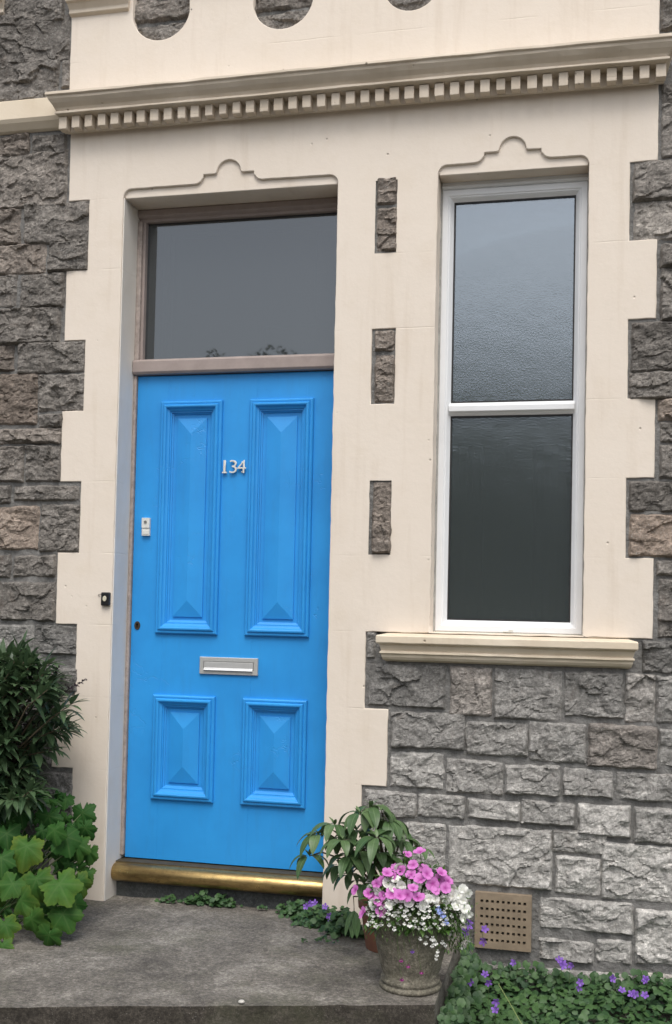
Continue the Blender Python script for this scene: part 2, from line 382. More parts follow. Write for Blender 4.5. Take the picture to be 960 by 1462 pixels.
def ogee(cx, hw, zl):
    P = []
    def arc(px, pz, r_, a0, a1, n=8, rz=None):
        for i in range(n+1):
            a = R(a0+(a1-a0)*i/n); P.append((cx+px+r_*math.cos(a), zl+pz+(rz or r_)*math.sin(a)))
    arc(-hw+.034, .0, .034, 180, 95, 8, .036)
    arc(-.150, .062, .036, -90, -12, 6, .025)
    P.append((cx-.109, zl+.060)); P.append((cx-.109, zl+.074)); P.append((cx-.112, zl+.074)); P[-1] = (cx-.108, zl+.075)
    P.append((cx-.058, zl+.075))
    arc(0, .078, .052, 178, 2, 14)
    P.append((cx+.058, zl+.075)); P.append((cx+.108, zl+.075)); P.append((cx+.109, zl+.060))
    arc(.150, .062, .036, 192, 270, 6, .025)
    arc(hw-.034, .0, .034, 85, 0, 8, .036)
    return P
zDT = row(0)-.0012; zWT = row(0)+.004
dcx, dhw = (DL+DR)/2, (DR-DL)/2; wcx, whw = (WL+WR)/2, (WR-WL)/2
og_d = ogee(dcx, dhw, zDT); og_w = ogee(wcx, whw, zWT)

def poly_slab(name, loops, y0, y1, mt, parent, bev=.003):
    cu = bpy.data.curves.new(name, 'CURVE'); cu.dimensions = '2D'; cu.fill_mode = 'BOTH'
    cu.extrude = (y1-y0)/2-bev; cu.bevel_depth = bev; cu.bevel_resolution = 1; cu.offset = -bev
    for lp in loops:
        s = cu.splines.new('POLY'); s.points.add(len(lp)-1); s.use_cyclic_u = True
        for i, (x, z) in enumerate(lp): s.points[i].co = (x, z, 0, 1)
    t = bpy.data.objects.new('tmp', cu); C.objects.link(t)
    dg = bpy.context.evaluated_depsgraph_get(); me = bpy.data.meshes.new_from_object(t.evaluated_get(dg))
    C.objects.unlink(t); bpy.data.objects.remove(t)
    for v in me.vertices:
        x, z, y = v.co; v.co = (x, (y0+y1)/2-y, z)
    bm = bmesh.new(); bm.from_mesh(me); bmesh.ops.remove_doubles(bm, verts=bm.verts, dist=1e-5); bmesh.ops.recalc_face_normals(bm, faces=bm.faces); bm.to_mesh(me); bm.free()
    me.materials.clear(); me.materials.append(mt); me.name = name
    o = bpy.data.objects.new(name, me); C.objects.link(o); o.parent = parent; return o

zTop = row(0)+1.3
zC = W(404, 6).z+.02
B = STEPZ-.12
xt = W(101, 60).x                           # left edge above the cornice
def circ(u, v, ru):
    c = W(u, v); r_ = abs(W(u+ru, v).x-W(u-ru, v).x)/2; return c.x, c.z, r_
circles = [circ(230, 14, 41), circ(404, -3, 43), circ(588, -25, 40)]
outer = [(DL, B), (LO, B), (LO, row(9)), (LI, row(9)), (LI, row(8)), (LO, row(8)), (LO, row(7)), (LI, row(7)), (LI, row(6)), (LO, row(6)),
         (LO, row(5)), (LI, row(5)), (LI, row(4)), (LO, row(4)), (LO, row(3)), (LI, row(3)), (LI, row(2)), (LO, row(2)), (LO, row(1)),
         (LI, row(1)), (LI, row(0)), (LO, row(0)), (LO, row(0)+.36), (xt, row(0)+.37), (xt, zTop)]
# arch-bottomed openings run up to the top of the surround
for (cx, cz, r_) in circles:
    outer += [(cx-r_*.98, zTop), (cx-r_*.98, cz)] + [(cx+r_*math.cos(R(a)), cz+r_*math.sin(R(a))) for a in range(190, 351, 10)] + [(cx+r_*.98, cz), (cx+r_*.98, zTop)]
outer += [(RO, zTop), (RO, row(0)), (RI, row(0)), (RI, row(1)), (RO, row(1)), (RO, row(2)), (RI, row(2)), (RI, row(3)), (RO, row(3)), (RO, row(4)),
          (RI, row(4)), (RI, row(5)), (RO, row(5)), (RO, row(6)), (ML, row(6)), (ML, row(7)), (MR, row(7)), (MR, row(8)), (ML-.004, row(8)), (ML-.004, row(9)), (MR, row(9)), (MR, B), (DR, B)]
outer += og_d[::-1]
insets = [[(ML, row(k)), (MR, row(k)), (MR, row(k+1)), (ML, row(k+1))] for k in (0, 2, 4)]
whole = og_w + [(WR, row(6)+.004), (WL, row(6)+.004)]
# small irregularities along the painted edges
random.seed(3)
def rough_edge(lp, keep=False):
    out = []
    for i, p in enumerate(lp):
        q = lp[(i+1) % len(lp)]; d = math.hypot(q[0]-p[0], q[1]-p[1]); out.append(p)
        n = int(d/.03)
        if n > 1:
            nx, nz = -(q[1]-p[1])/d, (q[0]-p[0])/d
            for k in range(1, n):
                t = k/n; j = .0022*noise.noise(Vector((p[0]+(q[0]-p[0])*t, 0, p[1]+(q[1]-p[1])*t))*22)+random.uniform(-.0006, .0006)
                out.append((p[0]+(q[0]-p[0])*t+nx*j, p[1]+(q[1]-p[1])*t+nz*j))
    return out
sur = poly_slab('surround', [rough_edge(outer), rough_edge(insets[0]), rough_edge(insets[1]), rough_edge(insets[2]), rough_edge(whole)], 0, .22, CREAM, house, .0035)
tag(sur, 'cream painted stone surround with stepped edges and carved lintels')
for og, zl in ((og_d, zDT), (og_w, zWT)):
    x0, x1 = og[0][0], og[-1][0]
    lp = [(x0+.004, zl)] + [(x*1.0, z+.006) for x, z in og[1:-1]] + [(x1-.004, zl)]
    cxm = (x0+x1)/2
    lp = [(x, z) for x, z in lp]
    poly_slab('lintel', [lp], .012, .215, CREAM, house, .003)
g = MB(); g.box(DL-.001, DL+.004, .006, .22, B, zDT+.001); g.build('reveal', REVEAL, house, bevel=.002)

# --- stone wall: mortar bed and rock-faced blocks
def hsh(i, s=0): 
    x = math.sin(i*127.1+s*311.7)*43758.5453; return x-math.floor(x)
stones = []                                  # (x0, z1, x1, z0) world rects from measured blocks
def blk(u0, v0, u1, v1, lum=None, hue=0, x1=None):
    a = W(u0, v0); b = W(u1, v1); stones.append([a.x, b.x if x1 is None else x1, b.z, a.z, lum, hue])
def zl(o, s, L_):
    for t in L_:
        u0, v0, u1, v1 = t[:4]; blk(o[0]+u0/s, o[1]+v0/s, o[0]+u1/s, o[1]+v1/s, *(t[4:]))
D = .115
zl((0, 180), 3.846, [(-160,65,162,160,.13,.3), (175,50,366,160,.12), (-220,172,366,440,.15,.1), (-150,462,112,650,.13,.3), (130,425,488,638,.125), (-120,658,255,812,.15,.3), (265,630,486,797,.12),
  (-190,826,92,992,.13), (107,812,355,995,.12), (-200,1008,330,1192,.12), (-160,1205,82,1348,.12,.3), (100,1190,465,1352,.115), (-200,1365,205,1640,.13,.5), (214,1362,466,1566,.115)])
zl((0, 540), 3.846, [(210,195,345,272,.12), (-200,282,335,360,.14,.2), (-200,372,128,572,.14,.1), (140,365,333,570,.12), (-200,590,58,692,.11), (75,586,440,677,.115),
  (-200,700,212,948,.15,.6), (221,690,436,957,.12), (-200,962,60,1098,.12), (72,965,307,1098,.12), (-220,1112,302,1340,.12), (-220,1348,178,1560,.14), (190,1352,424,1520,.12), (-200,1575,424,1725,.12),
  (-200,1740,300,1940,.12), (-220,1955,280,2120,.13), (-200,2135,400,2300,.12), (-200,2310,400,2480,.11), (-200,2490,260,2700,.12), (-200,2710,260,2900,.12)])
zl((0, 0), 2.0, [(-60,-60,185,60,.12), (-80,66,200,172,.115), (-80,180,168,284,.125), (176,168,201,250,.16), (-80,-200,190,-70,.12)])
zl((840, 100), 3.178, [(335,62,520,140,.11), (335,148,470,388,.14), (205,412,480,580,.125), (208,597,460,765,.19), (328,785,520,887,.13), (330,896,500,1132,.125), (197,1147,520,1360,.115), (187,1370,460,1488,.13), (480,1370,620,1488,.12),
  (480,148,620,388,.12), (490,412,620,580,.12), (470,597,620,765,.13)])
zl((840, 540), 3.178, [(318,92,480,190,.15,.5), (325,198,500,292,.13), (325,302,470,458,.13), (187,466,500,607,.10), (188,617,460,812,.15,.7), (312,826,500,896,.14), (316,906,480,1182,.13), (248,1190,420,1338,.10), (430,1190,600,1338,.12),
  (470,617,620,812,.13), (490,906,620,1182,.13), (490,92,620,290,.12)])
zl((840, 0), 3.178, [(330,-60,520,120,.11), (330,-200,520,-70,.12)])
zl((500, 880), 2.087, [(50,48,74,128,.12), (53,138,282,275,.12), (300,150,420,298,.14,.25), (430,156,630,312,.14), (638,163,815,306,.135), (822,170,908,318,.16,.1), (914,178,1100,325,.15),
  (125,283,340,398,.14), (346,313,528,420,.16), (534,315,702,438,.17), (710,320,915,458,.15,.3), (922,335,1100,455,.17),
  (121,402,278,515,.19), (288,425,455,534,.19), (463,440,625,538,.18), (636,450,783,542,.20), (795,464,1010,558,.17),
  (42,518,197,596,.18)])
zl((560, 1120), 2.4, [(-50,-0,82,-2,.18)])
stones.pop()
zl((560, 1120), 2.4, [(90,32,249,118,.21), (259,49,437,127,.21), (444,55,626,144,.20), (637,64,816,182,.22), (830,78,1060,214,.22), (-90,35,82,118,.18),
  (40,128,182,300,.19), (-95,128,30,300,.18), (192,136,546,364,.235), (549,152,736,244,.24), (562,246,714,386,.235), (720,200,1040,414,.235),
  (505,384,826,518,.25), (836,428,1060,632,.26), (505,526,690,616,.21), (698,528,822,622,.22), (836,642,1060,720,.30,.2), (505,626,825,720,.20),
  (-95,310,20,420,.18), (30,310,180,460,.2), (-95,430,20,560,.18), (30,470,180,600,.19), (-95,570,250,720,.18), (190,372,262,600,.19), (260,612,495,720,.18)])
NMEAS = len(stones)
# the same masonry carried on to both sides, beyond the measured blocks
random.seed(77)
for (xa, xb) in ((-3.1, -1.0), (1.0, 3.4)):
    z_ = -.02
    while z_ < 5.0:
        hh = random.choice((.10, .13, .15, .19)); x_ = xa+random.uniform(0, .1)
        while x_ < xb:
            ww = random.uniform(.13, .32); cl = [x_, x_+ww-.014, z_, z_+hh-.014]
            hit = [q for q in stones[:NMEAS] if q[0] < cl[1]+.012 and q[1] > cl[0]-.012 and q[2] < cl[3]+.008 and q[3] > cl[2]-.008]
            if hit:
                if xa < 0: cl[1] = min([cl[1]]+[q[0]-.014 for q in hit])
                else: cl[0] = max([cl[0]]+[q[1]+.014 for q in hit])
            band = cl[3] > row(0)+.305 and cl[2] < row(0)+.455
            lim = (cl[1] < -1.38) if xa < 0 else (cl[0] > 1.44)
            if cl[1]-cl[0] > .05 and lim and not band: stones.append(cl+[.12 if z_ > 1.3 else .2, random.choice((0, 0, .2, .4))])
            x_ += ww
        z_ += hh
NINS = len(stones)
for (k, t) in ((0, ((252, 292), (296, 359))), (2, ((470, 502), (505, 576))), (4, ((686, 792),))):
    for (va, vb) in t:
        xm = 545; blk(xm-7-(k*1.5), va+1, xm+22-(k*2), vb-1, .135, .35)
NCIRC = len(stones)
for (cx, cz, r_) in circles:
    stones.append([cx-r_-.03, cx+r_+.03, cz-.03, cz+.35, .14, .1]); stones.append([cx-r_-.05, cx+r_+.04, cz-r_-.04, cz-.045, .14, 0])
walls = {}
def stone_h(x, z, sd, fx, fz, low=1):
    p = Vector((x*fx+3*hsh(sd, 1), sd*7.3, z*fz)) 
    q = p+.25*noise.noise_vector(p*1.4)
    ds, ps = noise.voronoi(q)
    c = ps[0]; cv = noise.cell_vector(c*13.7+Vector((sd, 0, 0)))
    dx = (q.x-c.x)/fx; dz = (q.z-c.z)/fz
    h = .0036*(cv.x-.5)*2+(cv.y-.5)*.42*dx+(cv.z-.62)*.48*dz
    q2 = p*2.6+.3*noise.noise_vector(p*3)
    d2, p2 = noise.voronoi(q2); c2 = p2[0]; cv2 = noise.cell_vector(c2*9.1)
    h *= low; ms = .25+.75*max(0, min(1, .5+1.6*noise.noise(p*.8+Vector((9, 0, 0)))))
    h += ms*(.0017*(cv2.x-.5)*2+(cv2.y-.5)*.30*(q2.x-c2.x)/(2.6*fx)+(cv2.z-.6)*.30*(q2.z-c2.z)/(2.6*fz))
    h += .012*noise.noise(Vector((x*9, sd*2, z*10)))
    h += .0058*noise.fractal(Vector((x*(26 if low > .6 else 23), sd, z*(34 if low > .6 else 27))), .7, 2.1, 5)
    return h
for si, (x0, x1, z0, z1, lum, hue) in enumerate(stones):
    if x1-x0 < .015 or z1-z0 < .015: continue
    gx = .001 if si >= NINS else (.0005 if z1 > 1.5 and x0 < 0 else .0035)
    x0 -= gx; x1 += gx; z0 -= gx; z1 += gx
    lum = lum or .13; lum *= (.86+.32*hsh(si, 9))*(1.52 if z1 > 1.5 else 1.72)
    dxs = .0052 if (x1 > -1.5 and x0 < 1.6) else .010; nx = max(3, int((x1-x0)/dxs)); nz = max(3, int((z1-z0)/dxs))
    vis = x0 < 1.6
    fx = 7.5+5*hsh(si, 2); fz = 11+8*hsh(si, 3)
    low = .78 if z1 > 1.5 else .55
    base = .006+.010*hsh(si, 4); tx = (hsh(si, 5)-.5)*.10; tz = (hsh(si, 6)-.6)*.12
    h_l = 0; bw = .007+.006*hsh(si, 7)
    ks = [(hsh(si, 20+i)-.5)*.012 for i in range(4)]
    vsl = []; fs = []
    xc, zc = (x0+x1)/2, (z0+z1)/2
    for j in range(nz+1):
        for i in range(nx+1):
            s, t = i/nx, j/nz
            x = x0+(x1-x0)*s; z = z0+(z1-z0)*t
            ex = min(x-x0, x1-x); ez = min(z-z0, z1-z); d = min(ex, ez)
            # rounded, wavering outline
            wv = .0045*noise.noise(Vector((x*30, si*3.1, z*30)))
            wz = .0045*noise.noise(Vector((x*30+50, si*3.1, z*30)))
            xx = x+wv; zz = z+wz+ks[0]*(s-.5)*(1 if t > .5 else .4)
            kk = min(1, d/bw); kk = kk*kk*(3-2*kk)
            h = base+tx*(x-xc)+tz*(z-zc)+stone_h(x, z, si+1, fx, fz, low)
            cr = min(ex, ez)/bw
            y = .010-kk*(max(h, .0)+.006)
            if ex < bw and ez < bw:           # knock the corners back
                y += .004*(1-ex/bw)*(1-ez/bw)
            vsl.append((xx, y, zz))
    for j in range(nz):
        for i in range(nx):
            a = j*(nx+1)+i; fs.append((a, a+1, a+nx+2, a+nx+1))
    wm = 1 if z1 > 1.5 else .45
    col = (lum*(.985+.075*wm+.20*hue), lum*(.985-.015*wm-.02*hue), lum*(.955-.085*wm-.14*hue))
    rec = si >= NCIRC
    if rec: vsl = [(a_, b_+.032, c_) for a_, b_, c_ in vsl]
    key = ('arch_infill', (si-NCIRC)//2) if rec else (('stone_inset', (si-NINS)//2 if si-NINS < 4 else 2) if si >= NINS else ('stone_wall', 0 if x0 < -.9 else 1))
    walls.setdefault(key, MB()).add(vsl, fs, col=col)
for key, mbx in walls.items(): mbx.build(key[0], STONE, house)
# mortar bed, as a sheet of its own with openings left free
def mortar():
    xs = sorted([-2.6, LO-.02, DL-.012, DR+.012, WL-.012, WR+.012, RO+.02, 3.2]); zs = [-.1, row(6)-.02, row(0)+.02, 8.0]
    return xs, zs
g = MB()
y0 = .006
def mb_box(x0, x1, z0, z1, yf=.0065): g.box(x0, x1, yf, .30, z0, z1)
mb_box(-3.2, LI+.03, -.2, 5.2); mb_box(RI-.03, 3.6, row(6)-.01, 5.2); mb_box(MR-.12, 3.6, -.2, row(6)-.008)
mb_box(LI+.031, RI-.031, row(0)+.32, 5.2, .0405)
for k in (0, 2, 4): g.box(ML-.01, MR+.01, .007, .10, row(k+1)-.01, row(k)+.01)
go = g.build('mortar_bed', MORTAR, house)
bpy.context.view_layer.update()

# --- string band left of the cornice, capitals at the top
g = MB(); a = W(-60, 146, -.02); b = W(94, 190, -.02)
zb0, zb1 = row(0)+.315, row(0)+.445
g.extrude_x([(.05, zb1+.012), (-.035, zb1), (-.042, zb0+.045), (-.034, zb0+.03), (-.012, zb0+.006), (0, zb0), (.05, zb0)], -2.6, -1.075)
sb = g.build('string_band', SILLM, house, bevel=.004)
g = MB(); g.extrude_x([(.05, zb1+.012), (-.03, zb1), (-.035, zb0+.045), (-.012, zb0+.006), (0, zb0), (.05, zb0)], 1.44, 3.0)
g.build('string_band', SILLM, house, bevel=.004)
def capital(u0, u1, v, dz=.10, pr=.03):
    zb = W((u0+u1)/2, v).z; x0 = W(u0, v).x; x1 = W(u1, v).x; g = MB()
    g.extrude_x([(.02, zb+dz), (-pr-.012, zb+dz), (-pr-.012, zb+.055), (-pr, zb+.05), (-pr*.5, zb+.028), (-pr*.55, zb+.012), (-.002, zb+.004), (.02, zb+.004)], x0, x1, .25, .25)
    g.build('capital', CORN, house, bevel=.003)
capital(102, 184, 22); capital(267, 360, -16); capital(452, 545, -40)
capital(-30, 6, 26)

# --- cornice
zc0 = row(0)+.30; zc1 = row(0)+.452
zct = W(70, 131, -.125).z; 
def cz(t): return zc0+t
top = (zct+W(958, 46, -.125).z)/2
bot = W(300, 171, -.02).z
Hc = top-bot
xl = W(86, 175, -.07).x; xr = W(950, 92, -.07).x
corn = empty('cornice'); corn.parent = house
prof = [(.03, top+.012), (-.125, top), (-.127, top-.012), (-.118, top-.016), (-.116, top-.026), (-.104, top-.040), (-.088, top-.055), (-.081, top-.066), (-.090, top-.070), (-.092, top-.079), (-.080, top-.081), (-.072, top-.083),
        (-.030, top-.084), (-.030, top-.135), (-.022, top-.139), (-.016, bot+.006), (-.002, bot), (.03, bot)]
g = MB()
nseg = 60
n = len(prof); vs_ = []
for s in range(nseg+1):
    x = xl+(xr-xl)*s/nseg
    for k, (y, z) in enumerate(prof):
        mx = -max(0, -y-.07)*.8 if s == 0 else (max(0, -y-.07)*.8 if s == nseg else 0)
        wob = .0022 if 0 < k < 11 else 0
        vs_.append((x+mx, y+wob*noise.noise(Vector((x*9, k*.8, 2))), z+wob*noise.noise(Vector((x*7, k*.6, 9)))+.0015*math.sin(x*3)))
fs = [(s*n+i, s*n+(i+1) % n, (s+1)*n+(i+1) % n, (s+1)*n+i) for s in range(nseg) for i in range(n)] + [tuple(range(n)), tuple(range(nseg*n, nseg*n+n))]
g.add(vs_, fs); mo = g.build('moulding', CORN, corn, bevel=.002)
ux0 = W(90, 176, -.065).x; ux1 = W(944, 98, -.065).x
ND = 42; dw = (ux1-ux0)/(ND-1)
random.seed(8)
def dentil_mesh(k):
    g = MB(); h = .051; w_ = dw*.30
    j = [random.uniform(-.0012, .0012) for _ in range(6)]
    zt = top-.085; zb = zt-h+j[4]; yf = -.070+j[5]
    a = w_+j[0]; b = w_+j[1]
    g.add([(-a, yf, zb-zt), (b, yf+j[2], zb-zt), (b, -.031, zb-zt), (-a, -.031, zb-zt), (-a, yf, 0), (b, yf+j[2], 0), (b, -.031, 0), (-a, -.031, 0)],
          [(0,3,2,1),(4,5,6,7),(0,1,5,4),(1,2,6,5),(2,3,7,6),(3,0,4,7)])
    return g, zt
for k in range(ND):
    g, zt = dentil_mesh(k); o = g.build('dentil', CORN, None, bevel=.004 if k in (9, 12, 13, 20) else .0022); o.parent = corn; o.location = (ux0+k*dw+random.uniform(-.001, .001), 0, zt)
    if k in (11, 12, 31): o.scale = (.9, .92, .9)

# --- window sill
xs0, xs1 = W(537, 902, -.06).x, W(912, 912, -.06).x
zs = row(6); 
g = MB()
pr = [(YW+.03, zs+.006), (YW-.01, zs+.006), (.0, zs-.003), (-.058, zs-.010), (-.064, zs-.014), (-.064, zs-.038), (-.060, zs-.042), (-.046, zs-.046), (-.040, zs-.062), (-.036, zs-.070), (-.044, zs-.073), (-.045, zs-.080),
      (-.036, zs-.084), (-.034, zs-.094), (-.026, zs-.104), (-.004, zs-.112), (.03, zs-.113), (.03, zs-.02), (YW+.03, zs-.02)]
n = len(pr); vs_ = []; ns = 34
for s in range(ns+1):
    x = xs0+(xs1-xs0)*s/ns
    for k, (y, z) in enumerate(pr):
        e = (.064+y)*.6 if y < 0 else .035
        xx = x+e if s == 0 else (x-e if s == ns else x)
        if y > 0.001 and k < 3 or k >= 18: xx = min(max(xx, WL+.003), WR-.003)
        vs_.append((xx, y+(.0016*noise.noise(Vector((x*14, k, 1))) if y < 0 else 0), z+(.0016*noise.noise(Vector((x*12, k, 5))) if y < 0 else 0)))
fs = [(s*n+i, s*n+(i+1) % n, (s+1)*n+(i+1) % n, (s+1)*n+i) for s in range(ns) for i in range(n)] + [tuple(range(n)), tuple(range(ns*n, ns*n+n))]
g.add(vs_, fs); g.build('window_sill', SILLM, house, bevel=.002)

# --- window
def frame_sweep(g, x0, x1, z0, z1, prof, y, **k):
    # mitred moulding round a rectangle; prof = (inset from the outer edge, height towards the viewer)
    vs_ = []; n = len(prof)
    for (cxs, czs) in ((0, 0), (1, 0), (1, 1), (0, 1)):
        for (ins, h) in prof:
            x = x0+ins if cxs == 0 else x1-ins; z = z0+ins if czs == 0 else z1-ins
            vs_.append((x, y-h, z))
    fs = []
    for c in range(4):
        d = (c+1) % 4
        for i in range(n-1): fs.append((c*n+i, d*n+i, d*n+i+1, c*n+i+1))
    g.add(vs_, fs, **k)
win = empty('window', (wcx, YW, zs)); win.parent = house
tag(win, 'tall white plastic window with obscured glass over and under a crossbar')
def wo(o): 
    return o
zm = (W(630, 582, YW).z+W(835, 582, YW).z)/2
zt = zWT-.003
fx0, fx1 = WL+.006, WR-.002; zbm = zs+.007
sash_p = [(0, -.05), (0, 0), (.004, .004), (.028, .004), (.032, .0), (.036, 0), (.040, -.004), (.052, -.018), (.054, -.020), (.054, -.05)]
sash_p = [(a*.89, b) for a, b in sash_p]
tj = W(700, 269, YW).z                      # head of the frame proper
g = MB(); frame_sweep(g, fx0, fx1, zbm, tj+.004, sash_p, YW); g.build('frame', UPVC, win, bevel=.0008)
g = MB(); g.extrude_x([(YW+.05, zt+.02), (YW-.004, zt+.02), (YW-.004, tj+.022), (YW-.010, tj+.018), (YW-.010, tj+.008), (YW-.002, tj+.0045), (YW+.05, tj+.0045)], fx0, fx1); g.build('frame_head', UPVC, win, bevel=.001)
hb = .028
g = MB(); g.extrude_x([(YW+.05, zm+hb), (YW+.020, zm+hb), (YW+.018, zm+hb-.002), (YW+.004, zm+hb-.012), (YW-.004, zm+hb-.016), (YW-.006, zm+hb-.018), (YW-.006, zm-hb+.018), (YW-.004, zm-hb+.016), (YW+.004, zm-hb+.012), (YW+.018, zm-hb+.002), (YW+.020, zm-hb), (YW+.05, zm-hb)], fx0+.041, fx1-.041)
g.build('crossbar', UPVC, win, bevel=.001)
for (za, zb_) in ((zm+hb, tj+.004-.048), (zbm+.048, zm-hb)):
    g = MB(); frame_sweep(g, fx0+.046, fx1-.046, za-.002, zb_+.002, [(0, .0), (.0, .004), (.0065, .004), (.0065, 0)], YW+.022); g.build('gasket', GASKET, win)
    g = MB(); g.box(fx0+.044, fx1-.044, YW+.024, YW+.030, za-.004, zb_+.004); g.build('pane', OBSC, win)
g = MB(); c = W(725, 901, YW-.01); g.box(c.x-.018, c.x+.018, YW-.012, YW-.001, zs+.010, zs+.017); g.box(c.x+.004, c.x+.020, YW-.014, YW-.001, zs+.017, zs+.021); g.build('drain_cap', WPLAST, win, bevel=.0015)
# sealant round the frame
g = MB(); frame_sweep(g, WL-.001, WR+.001, zs+.004, zt+.003, [(0, .003), (.007, .001), (.008, -.02)], YW-.001); g.build('sealant', plain('grey_sealant', (.42, .41, .38), .7, var=.5, nscale=25), win)

# rooms behind the glass
def room(name, x0, x1, z0, z1, y0, y1, mt):
    g = MB(); g.add([(x0,y0,z0),(x1,y0,z0),(x1,y1,z0),(x0,y1,z0),(x0,y0,z1),(x1,y0,z1),(x1,y1,z1),(x0,y1,z1)], [(0,1,2,3),(4,7,6,5),(1,5,6,2),(2,6,7,3),(3,7,4,0)])
    return g.build(name, mt, house)
room('room', .30, 1.5, row(7), row(0)+.3, .31, 1.6, WOODW)
room('hallway', -1.0, .20, STEPZ, row(0)+1.5, .31, 4.0, ROOM)
g = MB()
for (xa, xb) in ((.50, .70), (.90, 1.10)):
    k = 26
    for i in range(k):
        t0, t1 = i/k, (i+1)/k; xa0 = xa+(xb-xa)*t0; xa1 = xa+(xb-xa)*t1
        f_ = lambda t: .27+.02*math.sin(t*22)
        g.add([(xa0, f_(t0), row(6)), (xa1, f_(t1), row(6)), (xa1, f_(t1), zm-.12), (xa0, f_(t0), zm-.12)], [(0,1,2,3)])
g.build('curtain', CURT, win)

# --- door frame, transom, fanlight
xj0 = DL+.004; xj1 = DR
zt0 = (W(192, 534, YD-.02).z+W(476, 528, YD-.02).z)/2; zt1 = (W(193, 512, YD-.03).z+W(477, 503, YD-.03).z)/2
df = empty('door_frame', (dcx, DEEP, STEPZ)); df.parent = house
jw = .021
g = MB(); g.extrude_x([(DEEP+.10, zDT), (DEEP, zDT), (DEEP-.004, zDT-.006), (DEEP-.004, zDT-.028), (DEEP+.006, zDT-.034), (DEEP+.018, zDT-.038), (DEEP+.018, zDT-.050), (DEEP+.10, zDT-.050)], xj0, xj1); g.build('head', FRAMEM, df, bevel=.0015)
for (xa, xb, nm) in ((xj0, xj0+jw, 'jamb'), (xj1-jw, xj1-.0005, 'jamb')):
    g = MB(); g.box(xa, xb, DEEP, DEEP+.10, zt0-.001, zDT-.051); g.box(xa if xa < -.5 else xb-.012, xa+.0145 if xa < -.5 else xb, DEEP, DEEP+.10, STEPZ+.155, zt0-.0012); g.build(nm, FRAMEP if xa < -.5 else FRAMEM, df, bevel=.004)
    g = MB(); 
    if xa < -.5: g.box(xb, xb+.012, DEEP+.014, DEEP+.09, zt1, zDT-.05)
    else: g.box(xa-.012, xa, DEEP+.014, DEEP+.09, zt1, zDT-.05)
    g.build('stop', FRAMEM, df, bevel=.002)
g = MB(); g.extrude_x([(DEEP+.10, zt1), (DEEP+.004, zt1), (DEEP-.014, zt1-.007), (DEEP-.018, zt1-.012), (DEEP-.018, zt0+.010), (DEEP-.010, zt0), (DEEP+.10, zt0)], xj0+.002, xj1-.001); g.build('transom', FRAMEM, df, bevel=.002)
g = MB(); g.box(xj0+jw+.008, xj1-jw-.008, DEEP+.040, DEEP+.046, zt1-.002, zDT-.048); g.build('fanlight_pane', CLEAR, df)
g = MB(); g.box(-.745, -.712, .30, .36, zt1-.1, zDT-.02); g.box(-.745, .2, .30, .36, zDT-.06, zDT-.021); g.build('inner_lining', WOODW, house, bevel=.004)
g = MB(); qa = W(378, 468, 1.2); qb = W(484, 463, 1.2); g.box(qa.x, qb.x+.1, 1.2, 1.24, STEPZ, qa.z); g.build('inner_door', plain('inner_door_paint', (.16, .17, .18), .6, var=.1), house, bevel=.01)

# --- door
door = empty('door', (dcx, YD, STEPZ)); door.parent = house
tag(door, 'bright blue four-panelled front door numbered 134')
dx0, dx1 = xj0+.0165, xj1-.0135; dz1 = zt0-.004
dz0 = (W(175, 1225, YD).z+W(462, 1243, YD).z)/2
def rect(pts, y):
    q = [W(u, v, y) for u, v in pts]; return (q[0].x+q[2].x)/2, (q[1].x+q[3].x)/2, (q[2].z+q[3].z)/2, (q[0].z+q[1].z)/2
P4 = [[(228,572.6),(317,571),(221,905),(309,906)], [(356,569),(447.6,567.6),(348,908),(440.5,910)],
      [(218,992),(307,996),(213.6,1142),(302,1146.6)], [(346,996),(438,1000),(342,1150),(434,1155)]]
rects = [rect(p, YD-.02) for p in P4]
lx0 = (rects[0][0]+rects[2][0])/2; lx1 = (rects[0][1]+rects[2][1])/2; rx0 = (rects[1][0]+rects[3][0])/2; rx1 = (rects[1][1]+rects[3][1])/2
uz0 = (rects[0][2]+rects[1][2])/2; uz1 = (rects[0][3]+rects[1][3])/2; bz0 = (rects[2][2]+rects[3][2])/2; bz1 = (rects[2][3]+rects[3][3])/2
PR = [(lx0, lx1, uz0, uz1), (rx0, rx1, uz0, uz1), (lx0, lx1, bz0, bz1), (rx0, rx1, bz0, bz1)]
g = MB()
# stiles and rails with real recesses for the panels
ins = .03
xsn = [dx0, lx0+ins, lx1-ins, rx0+ins, rx1-ins, dx1]; zsn = [dz0, bz0+ins, bz1-ins, uz0+ins, uz1-ins, dz1]
for i in range(5):
    for j in range(5):
        if i in (1, 3) and j in (1, 3): continue
        if i in (1, 3): g.box(xsn[i], xsn[i+1], YD, YD+.045, zsn[j], zsn[j+1])
for i in (0, 2, 4):
    g.box(xsn[i], xsn[i+1], YD-.0006, YD+.046, dz0 if i != 2 else dz0, dz1)
g.build('leaf_frame', BLUE, door, bevel=.0006)
bol = [(0, 0), (.0, .008), (.0015, .0135), (.005, .0165), (.010, .0165), (.0125, .0150), (.0135, .019), (.017, .0235), (.022, .024), (.026, .0215), (.0275, .017), (.031, .0125), (.037, .009), (.0385, .004), (.0395, .0035), (.043, .0035), (.0435, -.002), (.049, -.005), (.0495, -.009), (.052, -.0105)]
bol = [(a*1.125, b) for a, b in bol]
